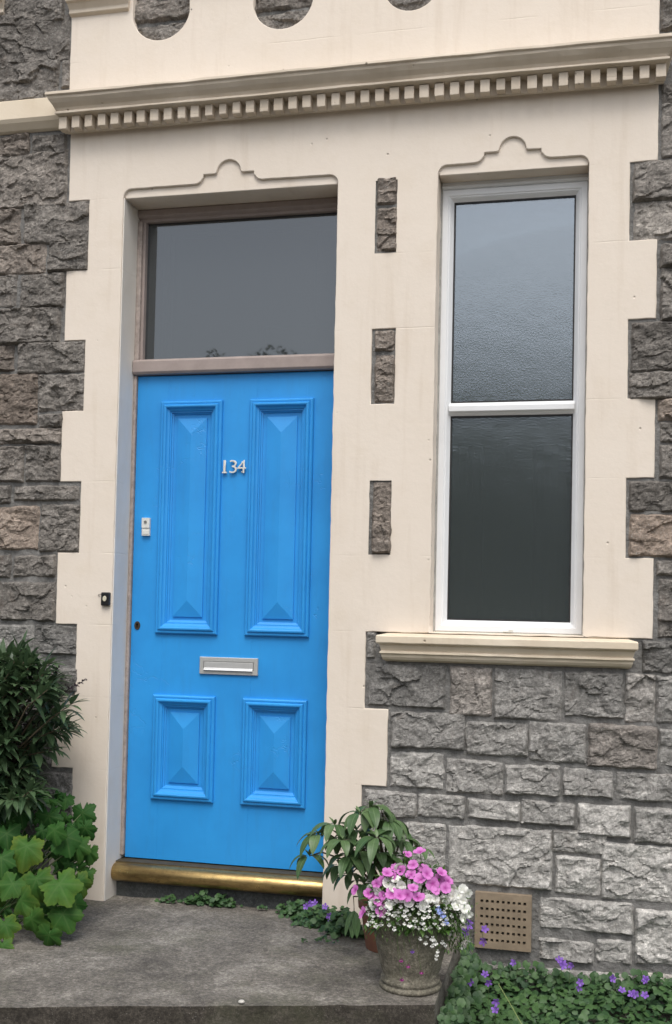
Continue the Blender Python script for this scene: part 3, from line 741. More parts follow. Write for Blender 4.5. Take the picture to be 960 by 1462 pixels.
for (x0, x1, z0, z1) in PR:
    g = MB(); frame_sweep(g, x0, x1, z0, z1, bol, YD)
    pi = .0585
    # field: flat margin, small upstand, hipped centre
    a0, a1, c0, c1 = x0+pi, x1-pi, z0+pi, z1-pi; yb = YD+.0105
    m_ = .0145; q0, q1, s0, s1 = a0+m_, a1-m_, c0+m_, c1-m_
    g.add([(a0,yb,c0),(a1,yb,c0),(a1,yb,c1),(a0,yb,c1)], [(0,1,2,3)])
    yt = yb-.006; hw_ = (q1-q0)/2; rdg = .0135
    g.add([(q0,yb,s0),(q1,yb,s0),(q1,yb,s1),(q0,yb,s1),(q0,yt,s0),(q1,yt,s0),(q1,yt,s1),(q0,yt,s1),((q0+q1)/2,yt-rdg,s0+hw_*1.05),((q0+q1)/2,yt-rdg,s1-hw_*1.05)],
          [(0,1,5,4),(1,2,6,5),(2,3,7,6),(3,0,4,7),(4,5,8),(5,6,9,8),(6,7,9),(7,4,8,9)])
    g.build('panel', BLUE, door)
# door furniture
def rb(u0, v0, u1, v1, y): a = W(u0, v0, y); b = W(u1, v1, y); return a.x, b.x, b.z, a.z
x0, x1, z0, z1 = rb(285.5, 937.5, 368, 965, YD-.008); x1 -= .0
g = MB(); frame_sweep(g, x0, x1, z0, z1, [(0, 0), (.0, .008), (.002, .010), (.017, .010), (.019, .006), (.019, .0)], YD); g.add([(x0+.01,YD-.003,z0+.01),(x1-.01,YD-.003,z0+.01),(x1-.01,YD-.003,z1-.01),(x0+.01,YD-.003,z1-.01)], [(0,1,2,3)]); g.build('letter_plate', STEEL, door)
g = MB(); g.extrude_x([(YD-.004, z1-.021), (YD-.010, z1-.020), (YD-.011, z0+.027), (YD-.017, z0+.021), (YD-.019, z0+.018), (YD-.015, z0+.016), (YD-.004, z0+.019)], x0+.021, x1-.021); g.build('letter_flap', CHROME, door, bevel=.001)
x0, x1, z0, z1 = rb(203.5, 739.5, 214, 765, YD-.01); zq = z0+(z1-z0)*.42
g = MB(); g.box(x0, x1, YD-.017, YD, zq+.001, z1); g.box(x0, x1, YD-.014, YD, z0, zq); g.box(x0+.003, x1-.003, YD-.0155, YD-.013, z0+.006, zq-.008); ob = g.build('doorbell', WPLAST, door, bevel=.0025); tag(ob, 'white doorbell with grey round button')
g = MB(); cxx = (x0+x1)/2; czz = zq+.027; g.tube([(cxx, YD-.0165, czz), (cxx, YD-.020, czz)], .0062, 16); g.build('bell_button', plain('steel_button', (.25, .25, .24), .4, .5, var=.1), door)
c = W(196, 893, YD-.004); g = MB(); g.tube([(c.x, YD, c.z), (c.x, YD-.004, c.z)], .0135, 24)
for i in range(len(g.v)): x, y, z = g.v[i]; g.v[i] = (x, y, c.z+(z-c.z)*1.35)
g.build('keyhole_plate', KEYM, door, bevel=.001)
g = MB(); g.tube([(c.x, YD-.0042, c.z+.005), (c.x, YD-.0050, c.z+.005)], .0045, 12); g.box(c.x-.0022, c.x+.0022, YD-.0052, YD-.0042, c.z-.009, c.z+.004); g.build('keyhole', HOLE, door)
# house number, one digit each
def text_mesh(ch, size, depth):
    cu = bpy.data.curves.new('digit', 'FONT'); cu.body = ch; cu.size = size; cu.extrude = depth; cu.bevel_depth = .0006; cu.bevel_resolution = 1; cu.offset = -.0012
    t = bpy.data.objects.new('tmp', cu); C.objects.link(t); dg = bpy.context.evaluated_depsgraph_get()
    me = bpy.data.meshes.new_from_object(t.evaluated_get(dg)); C.objects.unlink(t); bpy.data.objects.remove(t); return me
hz0 = (W(318, 676, YD-.01).z+W(352, 675, YD-.01).z)/2; hz1 = (W(320, 657.5, YD-.01).z+W(350, 656.5, YD-.01).z)/2
xa, xb = W(317.5, 666, YD-.01).x, W(351.5, 666, YD-.01).x
for ch, c0, c1 in (('1', .06, .15), ('3', .31, .62), ('4', .64, 1.0)):
    me = text_mesh(ch, .08, .0028)
    xs_ = [v.co.x for v in me.vertices]; ys_ = [v.co.y for v in me.vertices]
    mnx, mxx, mny, mxy = min(xs_), max(xs_), min(ys_), max(ys_)
    X0, X1 = xa+(xb-xa)*c0, xa+(xb-xa)*c1
    for v in me.vertices:
        x, y, z = v.co
        v.co = (X0+(x-mnx)/(mxx-mnx)*(X1-X0), YD-.010-z*1.0, hz0+(y-mny)/(mxy-mny)*(hz1-hz0))
    if ch == '1':                            # foot serif
        bm = bmesh.new(); bm.from_mesh(me)
        r_ = bmesh.ops.create_cube(bm, size=1); 
        for v in r_['verts']: v.co = ((X0+X1)/2+v.co.x*(X1-X0)*2.2, YD-.010+v.co.y*.007, hz0+.0028+v.co.z*.0055)
        bm.to_mesh(me); bm.free()
    bm = bmesh.new(); bm.from_mesh(me)       # fixing pins back to the door
    for zq_ in (hz0+.006, hz1-.008):
        r_ = bmesh.ops.create_cube(bm, size=.004)
        for v in r_['verts']: v.co += Vector(((X0+X1)/2, YD-.004, zq_)); v.co.y = YD-.004+(v.co.y-(YD-.004))*2
    bmesh.ops.recalc_face_normals(bm, faces=bm.faces); bm.to_mesh(me); bm.free()
    me.materials.clear(); me.materials.append(plain('pale_metal', (.80, .79, .73), .35, .1, var=.2) if ch == '1' else bpy.data.materials['pale_metal'])
    o = bpy.data.objects.new('house_number', me); C.objects.link(o); o.parent = door; o.location = -world_loc(door)
    tag(o, 'silvery white metal figure ' + {'1': 'one', '3': 'three', '4': 'four'}[ch])

# --- threshold
xq0 = DL+.002; xq1 = DR-.001
zb_top = dz0-.006
pA = W(157, 1247, .03); pB = W(460, 1262, .03)
zcen = zb_top-.042; rad = .037
ybar = .096
pr = [(YD+.05, zb_top), (YD-.01, zb_top-.003), (ybar+.012, zcen+rad+.004)]
for a in range(90, 271, 15): pr.append((ybar+(rad+.002)*math.cos(R(a)), zcen+rad*math.sin(R(a))))
pr += [(ybar+.03, zcen-rad), (ybar+.03, zcen-rad+.012), (YD+.05, zcen-rad+.012)]
g = MB(); g.extrude_x(pr, xq0, xq1); th = g.build('threshold', BRASS, house, bevel=.006); tag(th, 'worn rounded brass threshold bar under the blue door')
for p_ in th.data.polygons: p_.use_smooth = abs(p_.normal.x) < .5
g = MB(); g.box(xq0+.002, xq1-.002, ybar+.008, YD+.045, zb_top-.004, zb_top+.001); g.build('threshold_top', plain('dark_bronze', (.075, .06, .035), .7, .2, var=.4), house, bevel=.001)  # flat top of the bar, coloured darker than its rounded front
g = MB(); g.box(DL+.001, DR-.001, .118, .22, B, zcen-rad+.010); g.build('plinth', PLINTH, house, bevel=.003)

# --- bell push on the cream surround
x0, x1, z0, z1 = rb(145.5, 845.5, 157, 865, -.008)
g = MB(); g.box(x0, x1, -.016, .001, z0, z1); o = g.build('bell_push', BPLAST, house, bevel=.004); tag(o, 'small black bell push with ivory button on the cream surround')
g = MB(); g.tube([((x0+x1)/2-.001, -.0155, (z0+z1)/2+.001), ((x0+x1)/2-.001, -.020, (z0+z1)/2+.001)], .0085, 20)
for i in range(len(g.v)):
    x, y, z = g.v[i]; zc_ = (z0+z1)/2; g.v[i] = (x, y, zc_+(z-zc_)*1.35)
g.build('bell_button', CBUTTON, o, bevel=.0015)
g = MB(); g.tube([(x0+.004, -.004, z1-.018), (x0-.006, -.006, z1-.008), (x0-.016, -.004, z1-.010), (x0-.018, -.003, z1-.014), (x0-.012, -.002, z1-.016)], .0012, 6); g.build('wire', BPLAST, o)

# --- air brick
x0, x1, z0, z1 = rb(680, 1273.5, 757, 1357, -.012)
q = [W(680,1273,-.01), W(761,1279,-.01), W(677,1351,-.01), W(757,1359,-.01)]; x0 = (q[0].x+q[2].x)/2; x1 = (q[1].x+q[3].x)/2; z1 = (q[0].z+q[1].z)/2; z0 = (q[2].z+q[3].z)/2
nc, nr = 9, 6; mgx, mgz = .020, .026; hx = .0105; hz = .0105
xs_ = [x0]; zs_ = [z0]
for i in range(nc): c = x0+mgx+hx/2+(x1-x0-2*mgx-hx)*i/(nc-1); xs_ += [c-hx/2, c+hx/2]
for i in range(nr): c = z0+mgz+hz/2+(z1-z0-2*mgz-hz)*i/(nr-1); zs_ += [c-hz/2, c+hz/2]
xs_.append(x1); zs_.append(z1); bm = bmesh.new(); vg = {}
for i, x in enumerate(xs_):
    for j, z in enumerate(zs_): vg[i, j] = bm.verts.new((x, -.018, z))
for i in range(len(xs_)-1):
    for j in range(len(zs_)-1):
        if i % 2 == 1 and j % 2 == 1: continue
        bm.faces.new((vg[i,j], vg[i+1,j], vg[i+1,j+1], vg[i,j+1]))
r_ = bmesh.ops.extrude_face_region(bm, geom=bm.faces[:]); bmesh.ops.translate(bm, verts=[e for e in r_['geom'] if isinstance(e, bmesh.types.BMVert)], vec=(0, .03, 0))
bmesh.ops.recalc_face_normals(bm, faces=bm.faces); me = bpy.data.meshes.new('air_brick'); bm.to_mesh(me); bm.free(); me.materials.append(VENTM)
vent = bpy.data.objects.new('air_brick', me); C.objects.link(vent); vent.parent = house; tag(vent, 'buff square air brick with rows of small square holes')
g = MB(); g.box(x0+.004, x1-.004, .004, .008, z0+.004, z1-.004); g.build('vent_back', HOLE, house)

# --- upper structure and roof so the house is whole
g = MB(); g.box(-3.2, 3.6, .32, 7, 5.2, 6.2); g.box(-3.2, 3.6, -.0, .31, 5.201, 6.2); g.build('upper_wall', MORTAR, house)
g = MB(); g.add([(-3.4, -.35, 6.1), (3.8, -.35, 6.1), (3.8, 3.6, 8.6), (-3.4, 3.6, 8.6), (3.8, 7.3, 6.1), (-3.4, 7.3, 6.1)], [(0,1,2,3), (3,2,4,5), (0,5,4,1), (0,3,5), (1,4,2)]); g.build('roof', SLATE, house)

# ================================================================== STEP
fl = G(-120, 1438, STEPZ); fr_ = G(621, 1433, STEPZ)
P = [(-1.28, .11), (.672, .11), (.672, -.30), (fr_.x, fr_.y), (fl.x-.15, fl.y-.12), (-1.28-.1, fl.y-.16)]
P = [(-1.12, .0), (-1.12, .104), (.672, .104), (.672, -.30), (fr_.x, fr_.y), (-1.12, fl.y+(fl.y-fr_.y)/(fl.x-fr_.x)*(-1.12-fl.x))]
def fine_slab(P, z1, z0, name, mt):
    bm = bmesh.new(); vs_ = [bm.verts.new((x, y, z1)) for x, y in P]; f = bm.faces.new(vs_)
    r_ = bmesh.ops.extrude_face_region(bm, geom=[f]); bmesh.ops.translate(bm, verts=[e for e in r_['geom'] if isinstance(e, bmesh.types.BMVert)], vec=(0, 0, z0-z1))
    bmesh.ops.triangulate(bm, faces=bm.faces); 
    for _ in range(5): 
        es = [e for e in bm.edges if e.calc_length() > .05]; bmesh.ops.subdivide_edges(bm, edges=es, cuts=1, use_grid_fill=False); bmesh.ops.triangulate(bm, faces=bm.faces)
    bmesh.ops.recalc_face_normals(bm, faces=bm.faces); bm.normal_update()
    for v in bm.verts:
        p = v.co.copy(); d = .004*noise.fractal(Vector((p.x*7, p.y*7, p.z*7)), .6, 2, 4)
        if p.z > z1-.001: v.co.z += d-.003
        else: v.co += v.normal*d
        if p.y < -.3: v.co.y += .004*noise.noise(Vector((p.x*12, 4, p.z*9)))
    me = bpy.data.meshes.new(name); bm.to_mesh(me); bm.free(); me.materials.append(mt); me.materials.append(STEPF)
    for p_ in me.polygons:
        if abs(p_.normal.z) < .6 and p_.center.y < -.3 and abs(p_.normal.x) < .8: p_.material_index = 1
    o = bpy.data.objects.new(name, me); C.objects.link(o)
    b = o.modifiers.new('bevel', 'BEVEL'); b.width = .008; b.segments = 3; b.limit_method = 'ANGLE'; b.angle_limit = R(50)
    return o
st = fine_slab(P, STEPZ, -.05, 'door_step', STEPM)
tag(st, 'worn grey concrete doorstep slab in front of the blue door', 'step')

# ================================================================== PLANTS
def basis(d, up=Vector((0, 0, 1))):
    d = d.normalized(); s = d.cross(up)
    if s.length < 1e-3: s = Vector((1, 0, 0))
    s.normalize(); n_ = s.cross(d).normalized(); return d, s, n_
def leaf(g, base, d, length, width, droop=.3, fold=.25, up=Vector((0, 0, 1)), tone=None, seg=6, shape=.45, roll=0, twist=0):
    d, s, n_ = basis(d, up)
    if roll: 
        q = Matrix.Rotation(roll, 3, d); s = q@s; n_ = q@n_
    p = Vector(base); t = random.random() if tone is None else tone; vs_ = []; uvs = []; fs = []
    cur = d.copy(); st_ = length/seg
    for i in range(seg+1):
        f = i/seg; wdt = width*.5*(math.sin(math.pi*(f**(shape+.25)))**.85 if 0 < f < 1 else (.06 if f == 0 else 0))
        nn = s.cross(cur).normalized()
        vs_ += [p-s*wdt+nn*wdt*fold, p, p+s*wdt+nn*wdt*fold]; uvs += [(0, f), (.5, f), (1, f)]
        if i < seg:
            cur = (cur+Vector((0, 0, -1))*droop/seg*1.6+s*twist/seg).normalized(); p = p+cur*st_
    for i in range(seg):
        a = i*3; fs += [(a, a+1, a+4, a+3), (a+1, a+2, a+5, a+4)]
    g.add(vs_, fs, col=(t, random.random()*.3, 0), uvs=uvs)
def lobed(g, c, nrm, tipdir, R_, lobes=5, tone=None, edge=0, depth=.42, cup=.12, teeth=True):
    nrm = nrm.normalized(); x = (tipdir-nrm*tipdir.dot(nrm)).normalized(); y = nrm.cross(x)
    t = random.random() if tone is None else tone; n_ = 96 if teeth else 13; vs_ = []; uvs = []; col = []; fs = []
    ph = random.random()*6; dr_ = random.uniform(.1, .6) if teeth else .1; tw_ = random.uniform(-.4, .4) if teeth else 0; asy = random.uniform(-.12, .12)
    for ring in (0, .5, .85, 1):
        if ring == 0: vs_.append(c); uvs.append((.5, 0)); col.append((t, 0, 0)); continue
        for i in range(n_):
            a = 2*math.pi*i/n_-math.pi
            if teeth:
                sc = abs(a)/math.pi; span = 2*math.pi*.84/lobes; la = (a/span); fr = la-round(la)
                lobe = max(0, 1-abs(fr)*2)**.8; k = 1-depth*(1-lobe)
                k *= (1-.28*sc)*(1+asy*math.sin(a)); k += .085*(((a*3.6+ph) % 1 if a > 0 else 1-((a*3.6+ph) % 1))-.5)*(ring if ring > .9 else 0)
                if sc > .93: k *= .35
            else: k = 1-.55*max(0, (abs(a)/math.pi-.86)/.14)+.05*math.sin(a*7+ph)
            rr = R_*(ring if ring < 1 else 1)*(k if ring > .5 else (k*.6+.4*.8))
            h = -cup*R_*ring**2+R_*.035*math.sin(a*lobes+ph)*ring-(dr_*R_*ring**2*max(0, math.cos(a)))+R_*tw_*ring*math.sin(a)*math.cos(a)
            vs_.append(c+x*rr*math.cos(a)+y*rr*math.sin(a)+nrm*h); 
            span = 2*math.pi*.84/lobes; la = a/span; fr = abs(la-round(la)); uvs.append((.5+fr*ring, ring)); col.append((t, edge*ring**3*(.5+.5*random.random()), 0))
    for i in range(n_):
        j = (i+1) % n_; fs.append((0, 1+i, 1+j)); fs.append((1+i, 1+n_+i, 1+n_+j, 1+j)); fs.append((1+n_+i, 1+2*n_+i, 1+2*n_+j, 1+n_+j))
    g.add(vs_, fs, col=col, uvs=uvs)
def rdir(a=1.0): return Vector((random.gauss(0, 1), random.gauss(0, 1), random.gauss(0, 1))).normalized()

# hebe-like shrub, top left
random.seed(11)
sh = empty('leafy_shrub', (-1.36, -.16, 0)); tag(sh, 'dark green narrow-leaved shrub with purple spikes against the stone wall at the left', 'shrub')
gl = MB(); gs = MB(); tips = []
def in_shrub(u, v):
    if v < 905 or u > 118: return False
    top = 905+max(0, (u-30))*.62
    right = 118 if 960 < v < 1050 else (100 if v < 1090 else 84)
    return v > top+8 and u < right-6
cnt = 0
while cnt < 230:
    u = random.uniform(-190, 108); v = random.uniform(915, 1150); y = random.uniform(-.42, -.06)
    if u > -5 and not in_shrub(u+6, v): continue
    if u > 80 and y < -.36: continue
    p = W(u, v, y); tips.append(p); cnt += 1
core = Vector((-1.34, -.17, .62))
for p in tips:
    d = (p-core); d.z = abs(d.z)*.4+.12; d = (d.normalized()+.25*rdir()).normalized()
    b = p-d*random.uniform(.10, .18)
    mid = core.lerp(b, .55)+rdir()*.02
    gs.tube([Vector((-1.36, -.16, .0))+rdir()*.01, core.lerp(Vector((-1.36, -.16, 0)), .4), mid, b, p], [.010, .008, .005, .003, .0015], 5)
    nl = random.randint(13, 18)
    for k in range(nl):
        f = k/nl; q = b.lerp(p, .15+.85*f); dd, s, n_ = basis(d); an = k*2.4
        side = (s*math.cos(an)+n_*math.sin(an)); ld = (side*(1.15-.85*f)+d*(.45+.7*f)).normalized()
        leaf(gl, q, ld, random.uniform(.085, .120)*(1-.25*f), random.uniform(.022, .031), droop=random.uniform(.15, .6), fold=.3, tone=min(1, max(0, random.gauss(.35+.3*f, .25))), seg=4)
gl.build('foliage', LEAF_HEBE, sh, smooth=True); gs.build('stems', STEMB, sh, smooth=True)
for (u, v, du, dv) in ((98, 984, 26, -14), (28, 938, 12, -12), (78, 965, 6, -14)):
    g = MB(); a = W(u, v, -.28); b = W(u+du, v+dv, -.30); g.tube([core+Vector((0, 0, .3)), a.lerp(core, .3), a, b], [.003, .002, .0015, .001], 5)
    for k in range(46):
        f = k/46; p = a.lerp(b, f); dr = (rdir()+(b-a).normalized()*1.2).normalized(); leaf(g, p, dr, .020*(1.1-.6*f), .009, droop=.1, tone=.3, seg=2)
    g.build('flower_spike', DPURP, sh, smooth=True)

# lobed plant below
random.seed(21)
lp = empty('lobed_plant', (-1.22, -.34, STEPZ)); tag(lp, 'low plant with large lobed yellow-green leaves beside the doorstep, under the narrow-leaved shrub', 'plant')
gl = MB(); gs = MB()
big = [(38,1208,30,.85,.5,-.45),(95,1195,26,.25,0,-.40),(118,1160,22,.2,0,-.25),(52,1255,30,.5,.3,-.55),(85,1262,34,.95,.25,-.55),(30,1285,26,.7,.3,-.60),(90,1305,28,.45,.1,-.55),(45,1312,30,.75,.2,-.62),(70,1335,24,.4,.1,-.62),
       (112,1258,22,.5,.4,-.40),(125,1245,16,.4,.2,-.35),(20,1240,26,.3,0,-.45),(8,1320,24,.6,.4,-.65),(4,1350,18,.7,.3,-.68),(70,1165,24,.2,0,-.30),(30,1160,24,.15,0,-.3),(110,1205,22,.35,.1,-.38),(84,1225,22,.3,0,-.36),(10,1190,26,.2,0,-.4),(105,1290,20,.3,0,-.42),
       (60,1290,28,.35,0,-.48),(18,1262,24,.6,.1,-.58),(95,1140,16,.3,0,-.2),(55,1140,18,.25,0,-.25),(122,1182,18,.3,0,-.3),(128,1215,17,.45,.1,-.33),(78,1185,20,.5,0,-.44),(2,1225,26,.4,0,-.5),(-20,1280,30,.5,.2,-.55),(-25,1330,30,.5,.2,-.6),(-30,1200,30,.4,.2,-.5)]
root = Vector((-1.18, -.36, STEPZ*.4))
for (u, v, r_, t, e, y) in big:
    c = W(u, v, y); rr = r_*1.18/F*(4.2284+y)*1.0
    nrm = Vector((random.gauss(.15, .22), -1, random.gauss(.55, .25))); tip = Vector((random.gauss(.2, .35), -.25, -1))
    lobed(gl, c, nrm, tip, rr, 5, tone=t, edge=e, depth=random.uniform(.24, .36))
    gs.tube([root+rdir()*.03, root.lerp(c, .6)+Vector((0, .03, .04)), c+Vector((0, .004, 0))], [.004, .003, .0018], 5)
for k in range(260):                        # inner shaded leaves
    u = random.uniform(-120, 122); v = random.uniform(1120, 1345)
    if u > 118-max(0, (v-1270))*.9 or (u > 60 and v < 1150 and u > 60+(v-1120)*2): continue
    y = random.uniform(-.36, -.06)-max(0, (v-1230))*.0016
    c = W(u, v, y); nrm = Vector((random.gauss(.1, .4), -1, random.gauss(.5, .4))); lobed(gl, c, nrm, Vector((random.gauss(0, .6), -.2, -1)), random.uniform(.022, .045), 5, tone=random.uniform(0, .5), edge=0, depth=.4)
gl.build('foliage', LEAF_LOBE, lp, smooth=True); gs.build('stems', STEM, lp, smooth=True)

# clay pot and its drooping shrub
pc = G(553, 1352, STEPZ); 
cp = MB(); cx_, cy_ = pc.x, pc.y; z = STEPZ-.003
cp.lathe([(.075, z), (.078, z+.004), (.098, z+.140), (.099, z+.143), (.107, z+.145), (.109, z+.175), (.100, z+.177), (.094, z+.163), (.088, z+.158), (0.001, z+.158)], cx_, cy_)
clay = cp.build('clay_pot', TERRA, None, smooth=False, bevel=.002, origin=(cx_, cy_, STEPZ)); tag(clay, 'orange clay pot half hidden behind the stone flower pot', 'plant pot')
for p_ in clay.data.polygons: p_.use_smooth = True
random.seed(5)
ds = empty('potted_shrub', (cx_, cy_, STEPZ+.185)); tag(ds, 'shrub with drooping whorls of long oval green leaves growing from the clay pot', 'shrub')
gl = MB(); gs = MB()
basep = Vector((cx_, cy_, STEPZ+.18))
wh = [(530,1152,-.42,1.0,8),(478,1178,-.44,.95,7),(455,1192,-.46,.9,6),(490,1200,-.50,.9,7),(556,1172,-.40,.95,7),(509,1186,-.40,1.0,7),(498,1222,-.48,.9,6),(442,1222,-.48,.8,5),(538,1196,-.52,1.0,7),(575,1200,-.36,.85,6),(530,1232,-.36,.8,6),(520,1262,-.42,.8,6),(560,1225,-.38,.8,6),(513,1162,-.46,.9,6),(545,1158,-.38,.8,6),(570,1185,-.33,.8,6),(485,1235,-.40,.8,5),(516,1215,-.45,.9,6),(540,1218,-.42,.9,6),(600,1212,-.36,.6,5),(500,1250,-.36,.7,5)]
for (u, v, y, s_, n_l) in wh:
    p = W(u, v, y); mid = basep.lerp(p, .5)+Vector((0, .01, .05)); q3 = basep.lerp(p, .85)+Vector((0, .0, .035))
    gs.tube([basep+rdir()*.012, mid, q3, p], [.0045, .004, .003, .002], 6)
    a0 = random.random()*6
    for k in range(n_l):
        a = a0+2*math.pi*k/n_l+random.uniform(-.25, .25)
        ld = Vector((math.cos(a), math.sin(a)*.9, random.uniform(-.1, .45))); out = (p-basep); out.z = 0; ld += out*1.2
        pt = p+ld.normalized()*.012
        leaf(gl, pt, ld, random.uniform(.085, .120)*s_, random.uniform(.034, .044)*s_, droop=random.uniform(.9, 1.7), fold=.22, tone=random.random()*.9, seg=8, shape=.5)
    for k in range(4):
        a = random.random()*6; leaf(gl, p, Vector((math.cos(a)*.6, math.sin(a)*.6, 1)), .04*s_, .014*s_, droop=.4, tone=.9, seg=5)
for (u, v, y) in ((500, 1330, -.45),):
    p = W(506, 1300, -.43); gs.tube([basep, W(505, 1280, -.44), p], [.003, .0025, .0015], 5)
    for dx in (-.3, .2, .0): leaf(gl, p, Vector((dx, -.3, -.6)), .095, .032, droop=.6, tone=.2, seg=8, shape=.5)
gl.build('foliage', LEAF_POT, ds, smooth=True); gs.build('stems', STEMB, ds, smooth=True)

# stone flower pot
pb = G(586, 1407, STEPZ); cx_, cy_ = pb.x, pb.y; z = STEPZ-.003
sc = (4.2284+cy_)/F
Rb = 42.5*sc*1.02; Rt = 62.5*sc; Hh = .262
g = MB()
pr = [(Rb-.004, z), (Rb+.001, z+.003), (Rb+.003, z+.010), (Rb+.001, z+.017), (Rb-.008, z+.020), (Rb-.003, z+.024), (Rb-.002, z+.034), (Rb-.012, z+.038)]
for i in range(1, 9): f = i/8; pr.append((Rb-.009+(Rt-.010-Rb+.009)*f**.9, z+.038+(Hh-.068)*f))
zz = z+Hh-.03
pr += [(Rt-.004, zz+.002), (Rt-.002, zz+.008), (Rt-.006, zz+.012), (Rt-.002, zz+.015), (Rt+.003, zz+.022), (Rt+.002, zz+.030), (Rt-.008, zz+.033), (Rt-.016, zz+.028), (Rt-.018, zz+.010), (.001, zz+.008)]
g.lathe(pr, cx_, cy_, 96)
for i in range(len(g.v)):
    x, y, zq_ = g.v[i]; r_ = math.hypot(x-cx_, y-cy_)
    if r_ > .03: k = 1+.010*noise.noise(Vector((x*25, y*25, zq_*25))); g.v[i] = (cx_+(x-cx_)*k, cy_+(y-cy_)*k, zq_+.0012*noise.noise(Vector((x*30, y*30, 3))))
pot = g.build('stone_flower_pot', POTM, None, smooth=True, origin=(cx_, cy_, STEPZ)); tag(pot, 'round mossy grey cast-stone pot with ringed foot at the corner of the step', 'flower pot')
g = MB(); g.lathe([(Rt-.019, zz+.009), (Rt*.5, zz+.020), (.002, zz+.026)], cx_, cy_, 24); so = g.build('soil', SOIL, pot, smooth=True)
potc = Vector((cx_, cy_, zz+.03))

# flowers
def flower_mesh(g, c, nrm, R_, n_=5, w_=.95, cup=.18, notch=True):
    nrm = nrm.normalized(); a_ = nrm.cross(Vector((0, 0, 1)));
    if a_.length < .1: a_ = Vector((1, 0, 0))
    a_.normalize(); b_ = nrm.cross(a_); ph = random.random()*6
    for k in range(n_):
        an = ph+2*math.pi*k/n_; rr = R_*random.uniform(.88, 1.08); d = a_*math.cos(an)+b_*math.sin(an); s = a_*-math.sin(an)+b_*math.cos(an)
        vs_ = [c]; uvs = [(.5, 0)]; m_ = 9; lift = nrm*(.0008*k)
        for i in range(m_):
            t = math.pi*i/(m_-1); px = .56+.44*math.sin(t); py = w_*.62*math.cos(t)
            if notch and i == m_//2: px -= .09
            h = cup*px**2*(1 if k % 2 else .7)
            vs_.append(c+d*rr*px+s*rr*py+nrm*R_*(h-.1*abs(py)*random.random())+lift); uvs.append((.5+py*.4, px))
        g.add(vs_, [(0, i, i+1) for i in range(1, m_)], uvs=uvs)
random.seed(31)
imp = empty('pink_busy_lizzie', tuple(potc)); tag(imp, 'pink flowering plant crowding the top of the stone pot', 'plant')
def dome_y(u, v):                            # depth of the flower dome where a bloom is seen
    y = cy_-.02
    for _ in range(3):
        p = W(u, v, y); hz_ = (p.z-(potc.z-.02))/.20; rx = (p.x-cx_)/.17; k = max(0, 1-rx*rx-max(0, hz_)**2); y = cy_-.14*math.sqrt(k)-.01
    return y
gl = MB(); gs = MB()
pinks = [(582,1220),(600,1217),(574,1243),(562,1252),(590,1235),(605,1242),(601,1256),(618,1262),(630,1247),(622,1271),(636,1268),(628,1256),(546,1258),(538,1262),(508,1271),(519,1303),(541,1287),(545,1299),(590,1268),(582,1278),(571,1279),(560,1277),(548,1279),(597,1282),(610,1248),(566,1240),(553,1247),(587,1249),(640,1258),(533,1281),(526,1276)]
whites_big = [(553,1262),(574,1264),(569,1236),(560,1268),(596,1262),(612,1283),(570,1286),(527,1268),(535,1290),(556,1292),(585,1290),(603,1292),(541,1272),(622,1284),(637,1283),(566,1257)]
def impatiens(pts, mt, parent, rad):
    for (u, v) in pts:
        y = dome_y(u, v)-random.uniform(-.004, .03); c = W(u, v, y); out = (c-Vector((cx_, cy_, potc.z-.05))).normalized(); out = (out+Vector((.05, -.7, .25))+.75*rdir()).normalized()
        if out.y > -.3: out.y = -.3
        g = MB(); flower_mesh(g, Vector((0, 0, 0)), out, rad*random.uniform(.75, 1.12), 5, .82, random.uniform(.1, .5)); o = g.build('flower', mt, parent, smooth=True, at=tuple(c))
        gs.tube([potc+Vector(((c.x-cx_)*.3, (c.y-cy_)*.3, -.02)), c-out*.03-Vector((0, 0, .01)), c-out*.002], [.002, .0015, .001], 5)
impatiens(pinks, PINK, imp, .0215)
for k in range(420):
    u = random.uniform(524, 664); v = random.uniform(1232, 1330)
    if (u-592)**2/70**2+(v-1305)**2/75**2 > 1: continue
    y = dome_y(u, v)+random.uniform(.004, .05); c = W(u, v, y); out = (c-Vector((cx_, cy_, potc.z-.06))).normalized()
    leaf(gl, c, (out+rdir()*.7+Vector((0, 0, .2))), random.uniform(.022, .042), random.uniform(.011, .018), droop=.6, tone=random.random(), seg=4)
gl.build('foliage', LEAF_IMP, imp, smooth=True); gs.build('stems', STEM, imp)
gs = MB(); wimp = empty('white_busy_lizzie', (potc.x+.12, potc.y, potc.z)); tag(wimp, 'white double flowers at the right side of the stone pot, beside the pink blooms', 'plant')
for (u, v) in [(648,1268),(655,1278),(662,1286),(653,1292),(664,1298),(670,1305),(646,1280),(668,1275),(660,1270),(660,1310)]+whites_big:
    y = dome_y(min(u, 648), v)-.005; c = W(u, v, y); out = Vector((.15, -1, .2))+.8*rdir()
    g = MB(); flower_mesh(g, Vector((0, 0, 0)), out, .019*random.uniform(.75, 1.1), 5, .9, .35); flower_mesh(g, Vector((0, -.004, 0)), out+.2*rdir(), .011, 4, 1.0, .6); g.build('flower', WHITE, wimp, smooth=True, at=tuple(c))
    gs.tube([potc+Vector(((c.x-cx_)*.5, (c.y-cy_)*.4, -.02)), c+Vector((0, .02, -.015)), c], [.002, .0015, .001], 5)
gs.build('stems', STEM, wimp)
